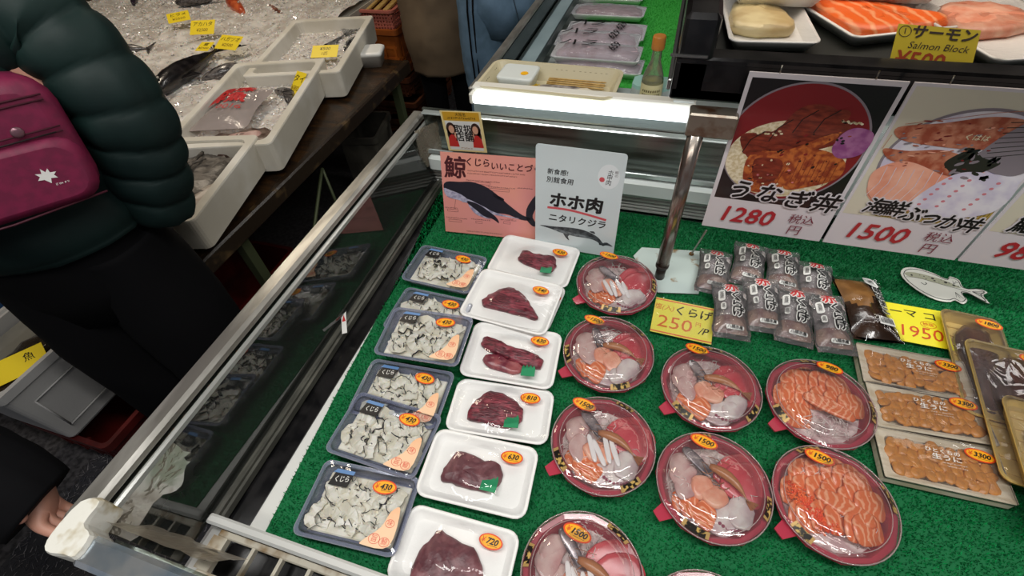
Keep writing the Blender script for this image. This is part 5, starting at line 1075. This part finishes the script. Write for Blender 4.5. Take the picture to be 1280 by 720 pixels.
orange_p = mat('orange_plastic', 'a85a1e', .5, col2='8c4818', scale=8); brown_p = mat('brown_plastic', '5c3018', .5, col2='42210f', scale=8)
crate(-1.72, 2.87, .33, .34, .54, .29, orange_p, 'plastic_crate', 'bright orange plastic crate below the pink basket', group='stacked plastic crates')
crate(-1.74, 2.9, .2, .38, .56, .13, brown_p, 'plastic_crate', 'dark brown crate directly under the orange crate', group='stacked plastic crates')
crate(-1.70, 2.86, .1, .39, .6, .1, brown_p, 'plastic_crate', 'brown crate with a pale rim, second from the floor of the crate stack', group='stacked plastic crates')
crate(-1.70, 2.84, .0, .40, .64, .1, brown_p, 'plastic_crate', 'lowest brown crate of the stack, standing on the floor', group='stacked plastic crates')
pinkp = mat('pink_basket', 'b86a5c', .5)
P = thing('mesh_basket', 'pink mesh basket of pale sticks on top of the orange crate', 'basket', (-1.72, 2.87, .62))
w, d, h = .34, .54, .1
g = G(); g.box((0, 0, .004), (w-.03, d-.03, .008)); g.loft([rrect(w, d, .03, h-.012), rrect(w+.02, d+.02, .03, h-.012), rrect(w+.02, d+.02, .03, h), rrect(w-.02, d-.02, .03, h), rrect(w-.02, d-.02, .03, h-.012), rrect(w, d, .03, h-.012)], 0, None, False, False, smooth=False); g.build('rim', pinkp, P)
g = G()
for s in (-1, 1):
    for k in range(27): g.box((s*(w/2-.01), -d/2+.02+k*(d-.04)/26, h/2), (.004, .007, h))
    for k in range(17): g.box((-w/2+.02+k*(w-.04)/16, s*(d/2-.01), h/2), (.007, .004, h))
    for k in range(5): g.box((s*(w/2-.01), 0, .012+k*.018), (.005, d-.02, .006)); g.box((0, s*(d/2-.01), .012+k*.018), (w-.02, .005, .006))
g.build('mesh_wall', pinkp, P)['kind'] = 'stuff'
for k in range(9):
    P = thing('wooden_stick', 'pale wooden stick bundled in the pink mesh basket', 'stick', (-1.72-.12+.03*k, 2.87, .69+.012*(k % 2)), .12, 'pale sticks in the pink basket')
    g = G(); g.box((0, 0, .006), (.02, .5, .012), 0, b=.002); g.build('stick', bamboo, P)
P = crate(-1.44, 1.9, 0, .2, .26, .42, mat('grey_plastic', '55524a', .5, col2='3c3a34', scale=8), 'plastic_crate', 'dark grey slotted crate standing on end under the table corner', rot=.2, ny=1)
# lower left: foam box with water on red crates, blue box
BF = thing('styrofoam_box', 'large foam box of water and dark fish on red crates, lower left', 'foam box', (-1.795, .4, .205))
w, d, h = .34, .44, .295
g = G(); g.loft([rrect(w-.05, d-.05, .02, 0), rrect(w-.04, d-.04, .02, .01), rrect(w-.006, d-.006, .02, h-.03), rrect(w+.004, d+.004, .02, h-.028), rrect(w+.004, d+.004, .02, h), rrect(w-.022, d-.022, .02, h), rrect(w-.03, d-.03, .02, h-.008), rrect(w-.05, d-.05, .02, h-.008), rrect(w-.07, d-.07, .02, .03)], 0, smooth=False)
for y0, ww, z0, hh in ((-.1, .14, .06, .15), (.1, .13, .1, .14)):
    for a, b in (((y0-ww/2, z0), (y0+ww/2, z0)), ((y0-ww/2, z0+hh), (y0+ww/2, z0+hh)), ((y0-ww/2, z0), (y0-ww/2, z0+hh)), ((y0+ww/2, z0), (y0+ww/2, z0+hh))):
        g.tube([(w/2-.012+.012*a[1]/h, a[0], a[1]), (w/2-.012+.012*b[1]/h, b[0], b[1])], .003, 5)
g.build('box_shell', mat('styrofoam_grey', 'a9a8a6', .7, bump=.2, bscale=160), BF)
g = G(); g.box((0, 0, h-.055), (w-.07, d-.07, .01)); g.build('water', mat('cloudy_water', '6e6e68', .08, col2='7c7a72', scale=9, spec=.7), BF)
P = thing('fish', 'dark fish mass floating in the lower left foam box', 'fish', (-1.75, .38, .452))
g = G(); g.lump([(-.03, -.2), (-.06, -.05), (-.02, .14), (.06, .17), (.1, .06), (.09, -.17)], .022, 0, None, 30, 2, .3, .5, 30); g.build('fish_body', mat('dark_wet_fish', '332b24', .2, col2='1c1814', scale=22, bump=.6, coat=.5), P)
q = at(18, 452, .5); P = thing('price_tag', 'large yellow tag stuck in the lower left foam box', 'price tag', M=T(-1.71, .27, .493) @ RZ(.95) @ RX(.45), group='yellow fish price tags')
g = G(); g.box((0, 0, 0), (.2, .075, .001)); g.build('card', MATS['tag_yellow'], P); g = G(); g.text('魚', .06, .01, .03, .001, 0); g.ell(.06, .01, .0, .0, .001); g.build('lettering', black, P)
redp = mat('dark_red_plastic', '5e1512', .45, col2='42100e', scale=6)
crate(-1.72, .46, 0, .38, .5, .2, redp, 'plastic_crate', 'dark red crate under the large lower left foam box', group=None, ny=2)
crate(-1.66, .98, 0, .36, .4, .2, redp, 'plastic_crate', 'dark red crate beyond the black trousers, under the fish table', ny=2)
P = thing('storage_box', 'bright blue plastic box edge at the far left behind the foam box', 'box', (-2.2, .72, 0))
g = G(); g.loft([rrect(.3, .4, .02, 0), rrect(.36, .46, .03, .48), rrect(.38, .48, .03, .48), rrect(.38, .48, .03, .5), rrect(.32, .42, .02, .5), rrect(.28, .38, .02, .05)], 0, smooth=False); g.build('box_shell', mat('blue_plastic', '1c5a94', .4), P)
# frayed grey floor mat
P = thing('floor_mat', 'frayed dark grey bristle mat on the floor at the lower left', 'mat', (-1.38, .12, 0))
g = G(); g.prism([(-.35, -.4), (.5, -.42), (.52, .42), (-.33, .4)], .002, .012); g.build('backing', mat('mat_grey', '2a2a2e', .9), P)
g = G(); rnd = random.Random(6)
for _ in range(9000):
    x, y = rnd.uniform(-.35, .51), rnd.uniform(-.41, .41); a = rnd.uniform(0, 6.28); l = .022; g.add([(x-.0015, y, .01), (x+.0015, y, .01), (x+l*cos(a), y+l*sin(a), .012+rnd.uniform(.004, .018))], [(0, 1, 2)], rnd.choice((0, 0, 1)))
g.build('bristles', [mat('bristle_dark', '3c3c44', .7), mat('bristle_light', '8a8688', .7)], P)['kind'] = 'stuff'
# ---------------------------------------------------------------- people
skin_m = mat('human_skin', 'c08c78', .5, sss=.1)
def skinned(name, V, E, m, P, sub=2, root=0):
    me = bpy.data.meshes.new(name); me.from_pydata([v[0] for v in V], E, []); o = bpy.data.objects.new(name, me); C.objects.link(o)
    md = o.modifiers.new('s', 'SKIN'); sv = me.skin_vertices[0].data
    for i, v in enumerate(V):
        r = v[1]; sv[i].radius = r if isinstance(r, tuple) else (r, r); sv[i].use_root = (i == root)
    s = o.modifiers.new('u', 'SUBSURF'); s.levels = sub; s.render_levels = sub
    me2 = bpy.data.meshes.new_from_object(o.evaluated_get(bpy.context.evaluated_depsgraph_get())); bpy.data.objects.remove(o)
    for p in me2.polygons: p.use_smooth = True
    me2.materials.clear(); me2.materials.append(m); o = bpy.data.objects.new(name, me2); C.objects.link(o); o.parent = P; return o
def body(P, H, arms, legs=None, m=None, curl=1):
    """one continuous figure; arms = [(elbow, wrist, hand_dir)] for right(+x) and left in local frame, facing +y"""
    k = H/1.7; V = []; E = []
    def v(x, y, z, r, par=None):
        V.append(((x*k, y*k, z*k), (r[0]*k, r[1]*k) if isinstance(r, tuple) else r*k))
        if par is not None: E.append((par, len(V)-1))
        return len(V)-1
    pel = v(0, 0, .95, .1); w = v(0, .01, 1.1, .092, pel); ch = v(0, .0, 1.28, .1, w); up = v(0, -.01, 1.4, .07, ch)
    nk = v(0, 0, 1.48, .048, up); hd = v(0, .015, 1.56, (.065, .075), nk); hd2 = v(0, .012, 1.635, (.07, .085), hd); v(0, 0, 1.69, (.045, .055), hd2)
    v(0, .098, 1.585, .012, hd)
    for s, (el, wr, hdv) in zip((1, -1), arms):
        sh = v(s*.165, 0, 1.41, .05, up); 
        V.append((tuple(el), .042*k)); E.append((sh, len(V)-1)); e = len(V)-1
        V.append((tuple(wr), .027*k)); E.append((e, len(V)-1)); wv = len(V)-1
        hv = Vector(hdv).normalized(); W_ = Vector(wr); side = hv.cross(Vector((0, s*1.0, 0))); side = side.normalized() if side.length > .1 else Vector((1, 0, 0))
        V.append((tuple(W_+hv*.045), (.036*k, .018*k))); E.append((wv, len(V)-1)); pm = len(V)-1
        cv = side.cross(hv)*s
        for i, (f, L) in enumerate(((-1.5, .058), (-.5, .07), (.5, .066), (1.5, .052))):
            b = W_+hv*.08+side*f*.018; V.append((tuple(b), .0095)); E.append((pm, len(V)-1)); q = len(V)-1
            V.append((tuple(b+hv*L*(.5-.1*(curl-1))+cv*.008*curl), .0085)); E.append((q, len(V)-1)); q = len(V)-1
            V.append((tuple(b+hv*L*(.85-.45*(curl-1))+cv*.03*(1+.3*(curl-1))), .007)); E.append((q, len(V)-1))
        b = W_+hv*.025-side*.035; V.append((tuple(b), .012)); E.append((wv, len(V)-1)); q = len(V)-1
        V.append((tuple(b+hv*.035-side*.018+cv*.012), .009)); E.append((q, len(V)-1))
    for s in (1, -1):
        L = (legs or {}).get(s, ((s*.1, .01, .5), (s*.1, -.02, .09), (s*.11, .13, .03)))
        hp = v(s*.09, 0, .88, .085, pel); kn = v(*L[0], .055, hp); an = v(*L[1], .04, kn); v(*L[2], (.04, .025), an)
    o = skinned('body', V, E, m or skin_m, P)
    g = G()
    for s in (1, -1): g.ball((s*.03*k, .083*k, 1.62*k), .011*k, 0, nu=8, nv=6); g.ball((s*.03*k, .092*k, 1.62*k), .005*k, 1, nu=6, nv=4)
    g.build('eyes', [white, black], P); g = G(); g.lump([(-.022*k, -.004), (0, .005), (.022*k, -.004), (0, -.006)], .004, 0, T(0, .094*k, 1.553*k) @ RX(-PI/2), 12); g.build('mouth', mat('lip', 'a8605a', .5), P)
    return o
def hair(P, H, col, long=False):
    k = H/1.7; g = G(); R = []
    for z, r, y in ((1.5 if long else 1.56, .07, -.04), (1.6, .098, -.03), (1.66, .1, -.02), (1.71, .085, -.01), (1.745, .05, -.01), (1.755, .01, -.01)): R.append([((r*cos(a))*k, (y+r*1.05*sin(a)*(.45 if sin(a) > 0 and z < 1.68 else 1))*k, (z+.004*sin(a*5))*k) for a in [2*PI*i/20 for i in range(20)]])
    g.loft(R, 0); g.build('hair', mat('hair_'+col, col, .6), P)
def quilt(g, path, radii, period, n=28, mi=0, bulge=.1, seed=0, rows=70, flat=1.0, wr=.05, capend=True):
    Pp = catmull(path, rows, False); ln = 0; R = []; rr = []
    for i in range(rows):
        t = i/(rows-1)*(len(radii)-1); a = int(min(t, len(radii)-2)); rr.append(radii[a]*(1-(t-a))+radii[a+1]*(t-a))
    prev = None
    for i, p in enumerate(Pp):
        if i: ln += (p-Pp[i-1]).length
        t = (Pp[min(i+1, rows-1)]-Pp[max(i-1, 0)]).normalized()
        if prev is None: a = t.cross(Vector((0, 1, 0))).normalized()
        else: a = (prev-t*prev.dot(t)).normalized()
        prev = a; b = t.cross(a); ring = []
        for j in range(n):
            th = 2*PI*j/n; ph = ln/period+.12*sin(th+seed) if period else 0
            k = 1+(bulge*(abs(sin(PI*ph))**.5-.6) if period else 0)+wr*nz((cos(th)*2, sin(th)*2, ln*(9 if period else 4)), 1.2, seed)+wr*.35*nz((cos(th)*6, sin(th)*6, ln*30), 1, seed)
            ring.append(p+(a*cos(th)+b*sin(th)*flat)*rr[i]*k)
        R.append(ring)
    return g.loft(R, mi, None, True, capend)
down = mat('dark_green_down', '102825', .6, col2='0c1f1e', scale=5, bump=.6, bscale=22, spec=.3)
blackcloth = mat('black_cloth', '08080b', .85, spec=.15)
# shopper in the green down jacket, standing at the near end of the fish table
a = .52; P = thing('person', 'person in dark green quilted down jacket and black trousers, back to the camera', 'person', (-1.215, .455, 0), a)
def loc(x, y, z, P=P, a=a): d = Vector((x, y, z))-P.location; return Vector((d.x*cos(a)+d.y*sin(a), -d.x*sin(a)+d.y*cos(a), z))
el, wr = loc(-1.01, .6, 1.14), loc(-1.10, .53, .98)
body(P, 1.6, [(el, wr, loc(-1.16, .48, .86)-wr), ((-.24, .0, 1.08), (-.2, .12, .9), (0, .1, -1))])
hair(P, 1.6, '1a1412', True)
g = G(); quilt(g, [(0, 0, .985), (0, 0, 1.15), (0, 0, 1.3), (0, -.01, 1.38), (0, -.01, 1.45), (0, 0, 1.5)], [.185, .18, .178, .165, .11, .085], .075, 36, 0, .07, 2, 80, .82)
sh = loc(-1.055, .6, 1.36)
quilt(g, [(.12, 0, 1.36), sh, loc(-1.0, .605, 1.22), loc(-1.02, .59, 1.08), loc(-1.045, .57, .965)], [.07, .082, .082, .078, .06], .066, 32, 0, .15, 5, 110, 1, .09)
quilt(g, [(-.12, 0, 1.36), (-.2, 0, 1.3), (-.25, .0, 1.1), (-.21, .1, .95)], [.07, .085, .085, .06], .07, 24, 0, .13, 8, 60)
g.build('down_jacket', down, P)
g = G(); g.loft([[(r*1.0*cos(t), r*.8*sin(t), z) for t in [2*PI*i/28 for i in range(28)]] for z, r in ((.78, .15), (.88, .172), (1.0, .165), (1.06, .15))], 0)
for s in (1, -1): quilt(g, [(s*.08, 0, .95), (s*.085, .0, .7), (s*.085, .0, .4), (s*.08, 0, .12)], [.1, .115, .11, .105], 0, 24, 0, 0, s+4, 30, 1.15, .05)
g.build('trousers', blackcloth, P)
for s in (1, -1): g = G(); g.lump([(-.045, -.1), (-.05, .08), (0, .15), (.05, .08), (.045, -.1)], .09, 0, T(s*.085, .03, .002), 20, 1, .05, .6); g.build('shoe', blackcloth, P)
# magenta shoulder bag on the back
B0 = Vector((-1.05, .37, 1.232)); n = Vector((.93, -.36, .12)).normalized(); u = Vector((.36, .93, 0)).normalized(); v = n.cross(u); 
if v.z < 0: v = -v
u2 = (u*cos(-.16)+v*sin(-.16)); v2 = (v*cos(-.16)-u*sin(-.16))
M = Matrix(((u2.x, v2.x, n.x, B0.x), (u2.y, v2.y, n.y, B0.y), (u2.z, v2.z, n.z, B0.z), (0, 0, 0, 1)))
mag = mat('magenta_nylon', '74123c', .55, col2='661036', scale=60, bump=.1, bscale=300); magd = mat('magenta_dark', '42091f', .6)
P2 = thing('shoulder_bag', 'magenta nylon shoulder bag with a white leaf emblem worn over the green jacket', 'bag', M=M)
g = G(); W_, H_ = .30, .215
g.loft([rrect(W_-.03, H_-.03, .04, -.05), rrect(W_, H_, .05, -.035), rrect(W_, H_, .05, .015), rrect(W_-.02, H_-.02, .045, .032), rrect(W_-.06, H_-.05, .03, .04)], 0); g.build('bag_body', mag, P2)
g = G(); g.loft([rrect(W_-.02, .11, .035, .03, 4, 0, -.045), rrect(W_-.02, .11, .035, .045, 4, 0, -.045), rrect(W_-.05, .085, .03, .053, 4, 0, -.045)], 0); g.build('front_pocket', mag, P2)
g = G(); 
for y, z in ((.012, .047), (.02, .047), (.062, .042), (.07, .042)): g.tube([(-W_/2+.02, y+.004, z), (0, y, z+.001), (W_/2-.02, y+.004, z-.002)], .0016, 6)
g.tube([(-W_/2+.01, -.103, .04), (0, -.106, .046), (W_/2-.01, -.1, .04)], .002, 6); g.build('piping', magd, P2)
g = G(); g.tube([(-W_/2+.02, .016, .048), (0, .012, .049), (W_/2-.03, .016, .046)], .0012, 5); g.build('zipper', black, P2)
g = G(); g.tube([(-.07, .05, .05), (-.055, .03, .058), (-.04, .008, .06), (-.035, -.004, .06)], [.003, .0045, .005, .006], 8); g.build('zip_cord', mat('cord_black_white', '141416', .6, col2='a8a8b0', scale=400, lo=.55, hi=.62), P2)
g = G(); g.ball((.075, .028, .048), (.009, .009, .003)); g.build('snap_button', mat('snap', '7c5a64', .3, .6), P2)
g = G(); leaf = [(0, -.012), (.003, -.004), (.012, -.006), (.009, 0), (.014, .004), (.006, .005), (.006, .012), (.001, .007), (-.003, .014), (-.005, .006), (-.013, .008), (-.009, .002), (-.014, -.003), (-.006, -.004)]
g.prism([(x+.075, y-.045) for x, y in leaf], .0535, .0542); g.scrib(.078, -.063, .02, .004, 5, .0545, 0, None, 2); g.build('leaf_emblem', white, P2)
g = G(); g.tube([(-W_/2+.02, H_/2-.02, -.01), (-.09, .2, -.06), (.0, .3, -.12)], .012, 8, 0, None, True, .3); g.build('strap', magd, P2)
# shopper in jeans beside the second counter
denim = mat('blue_denim', '64809a', .8, col2='4a6478', scale=12, detail=6, bump=.3, bscale=200, lo=.35, hi=.7); khaki = mat('khaki_cloth', '74624c', .8, col2='5c4c3a', scale=4, bump=.3, bscale=20)
P = thing('person', 'person in blue jeans with a black double side stripe beside the second counter', 'person', (-.80, 2.32, 0), .5)
body(P, 1.7, [((.22, .05, 1.12), (.16, .2, .95), (0, .3, -1)), ((-.22, .05, 1.12), (-.16, .2, .95), (0, .3, -1))]); hair(P, 1.7, '14100e')
g = G(); g.loft([[(r*cos(t), r*.85*sin(t), z) for t in [2*PI*i/28 for i in range(28)]] for z, r in ((.76, .165), (.88, .19), (1.02, .17))], 0)
for s in (1, -1): quilt(g, [(s*.09, 0, .95), (s*.09, .0, .7), (s*.09, .0, .4), (s*.09, 0, .1)], [.11, .118, .1, .09], 0, 24, 0, 0, s+9, 40, 1.1, .09)
g.build('jeans', denim, P)
for x in (-.0, .022):
    g = G(); g.tube([(-.155+x, -.09-x*.8, 1.0), (-.168+x, -.095-x*.8, .88), (-.17+x, -.092-x*.7, .7), (-.165+x, -.086-x*.6, .5), (-.155+x, -.076-x*.5, .25), (-.15+x, -.07-x*.4, .12)], .007, 6, 0, None, True, .6); g.build('side_stripe', blackcloth, P)
g = G(); g.tube([(.02, -.155, .98), (.05, -.17, .84), (.03, -.165, .8), (.0, -.16, .76)], .002, 5); g.tube([(.03, -.16, .96), (.12, -.15, .95)], .002, 5); g.build('seam', mat('seam_dark', '24323e', .8), P)
g = G(); quilt(g, [(0, 0, 1.0), (0, 0, 1.2), (0, 0, 1.4), (0, 0, 1.46)], [.19, .185, .16, .07], 0, 30, 0, 0, 3, 30, .8); 
for s in (1, -1): quilt(g, [(s*.14, 0, 1.38), (s*.21, .0, 1.25), (s*.22, .05, 1.1), (s*.16, .19, .97)], [.07, .065, .055, .045], 0, 18, 0, 0, 8+s, 30)
g.build('dark_sweater', mat('navy_cloth', '1c2028', .8), P)
for s in (1, -1): g = G(); g.lump([(-.045, -.1), (-.05, .08), (0, .16), (.05, .08), (.045, -.1)], .09, 0, T(s*.09, .03, .002), 20, 1, .05, .6); g.build('shoe', blackcloth, P)
P = thing('person', 'person in a long khaki coat and black boots behind the one in jeans', 'person', (-1.27, 2.62, 0), .4)
body(P, 1.68, [((.22, .05, 1.12), (.16, .2, .95), (0, .3, -1)), ((-.22, .05, 1.12), (-.16, .2, .95), (0, .3, -1))]); hair(P, 1.68, '241a14')
g = G(); quilt(g, [(0, 0, .43), (0, 0, .7), (0, 0, 1.0), (0, 0, 1.3), (0, 0, 1.42), (0, 0, 1.47)], [.2, .205, .19, .185, .14, .07], 0, 32, 0, 0, 4, 50, .85, .12)
for s in (1, -1): quilt(g, [(s*.14, 0, 1.38), (s*.21, .0, 1.25), (s*.22, .05, 1.1), (s*.16, .19, .97)], [.07, .07, .06, .05], 0, 18, 0, 0, 6+s, 30)
g.build('long_coat', khaki, P)
g = G()
for s in (1, -1): quilt(g, [(s*.09, 0, .9), (s*.09, .0, .45), (s*.09, 0, .06)], [.09, .075, .065], 0, 20, 0, 0, s, 20)
g.build('trousers', blackcloth, P)
for s in (1, -1): g = G(); g.lump([(-.045, -.1), (-.05, .08), (0, .16), (.05, .08), (.045, -.1)], .1, 0, T(s*.09, .03, .002), 20, 1, .05, .6); g.build('boot', blackcloth, P)
# person reaching in from the lower left: black sleeve, bare hand
P = thing('person', 'person in a black fleece sleeve with a bare hand hanging beside the case corner', 'person', (-1.34, -.36, 0), -.9); a = -.9
loc2 = lambda x, y, z: (lambda d: Vector((d.x*cos(a)+d.y*sin(a), -d.x*sin(a)+d.y*cos(a), z)))(Vector((x, y, z))-P.location)
q_ = at(16, 600, .9); q2_ = at(70, 652, .83); wr = loc2(*q_); hd_ = loc2(*q2_)-wr; el = loc2(-1.07, -.06, 1.05)
body(P, 1.7, [((.24, .0, 1.12), (.22, .1, .9), (0, .1, -1)), (el, wr, hd_)], curl=1.5); hair(P, 1.7, '16120f')
g = G(); quilt(g, [(0, 0, .92), (0, 0, 1.15), (0, 0, 1.35), (0, 0, 1.47)], [.19, .18, .17, .07], 0, 30, 0, 0, 3, 30, .8)
quilt(g, [(-.12, 0, 1.38), (-.19, .0, 1.33), el, wr.lerp(el, .3), wr+hd_*.6], [.07, .075, .08, .082, .058], 0, 26, 0, 0, 8, 50, 1, .1)
quilt(g, [(.12, 0, 1.38), (.2, .0, 1.3), (.24, 0, 1.12), (.22, .09, .93)], [.07, .065, .055, .045], 0, 18, 0, 0, 6, 30); g.build('black_fleece', blackcloth, P)
g = G(); g.loft([[(r*cos(t), r*.8*sin(t), z) for t in [2*PI*i/24 for i in range(24)]] for z, r in ((.76, .15), (.9, .17), (1.0, .165))], 0)
for s in (1, -1): quilt(g, [(s*.09, 0, .92), (s*.09, .0, .5), (s*.09, 0, .1)], [.1, .085, .07], 0, 20, 0, 0, s, 20)
g.build('trousers', mat('grey_trousers', '2a2a2e', .8), P)
for s in (1, -1): g = G(); g.lump([(-.045, -.1), (-.05, .08), (0, .16), (.05, .08), (.045, -.1)], .09, 0, T(s*.09, .03, .002), 20, 1, .05, .6); g.build('shoe', blackcloth, P)
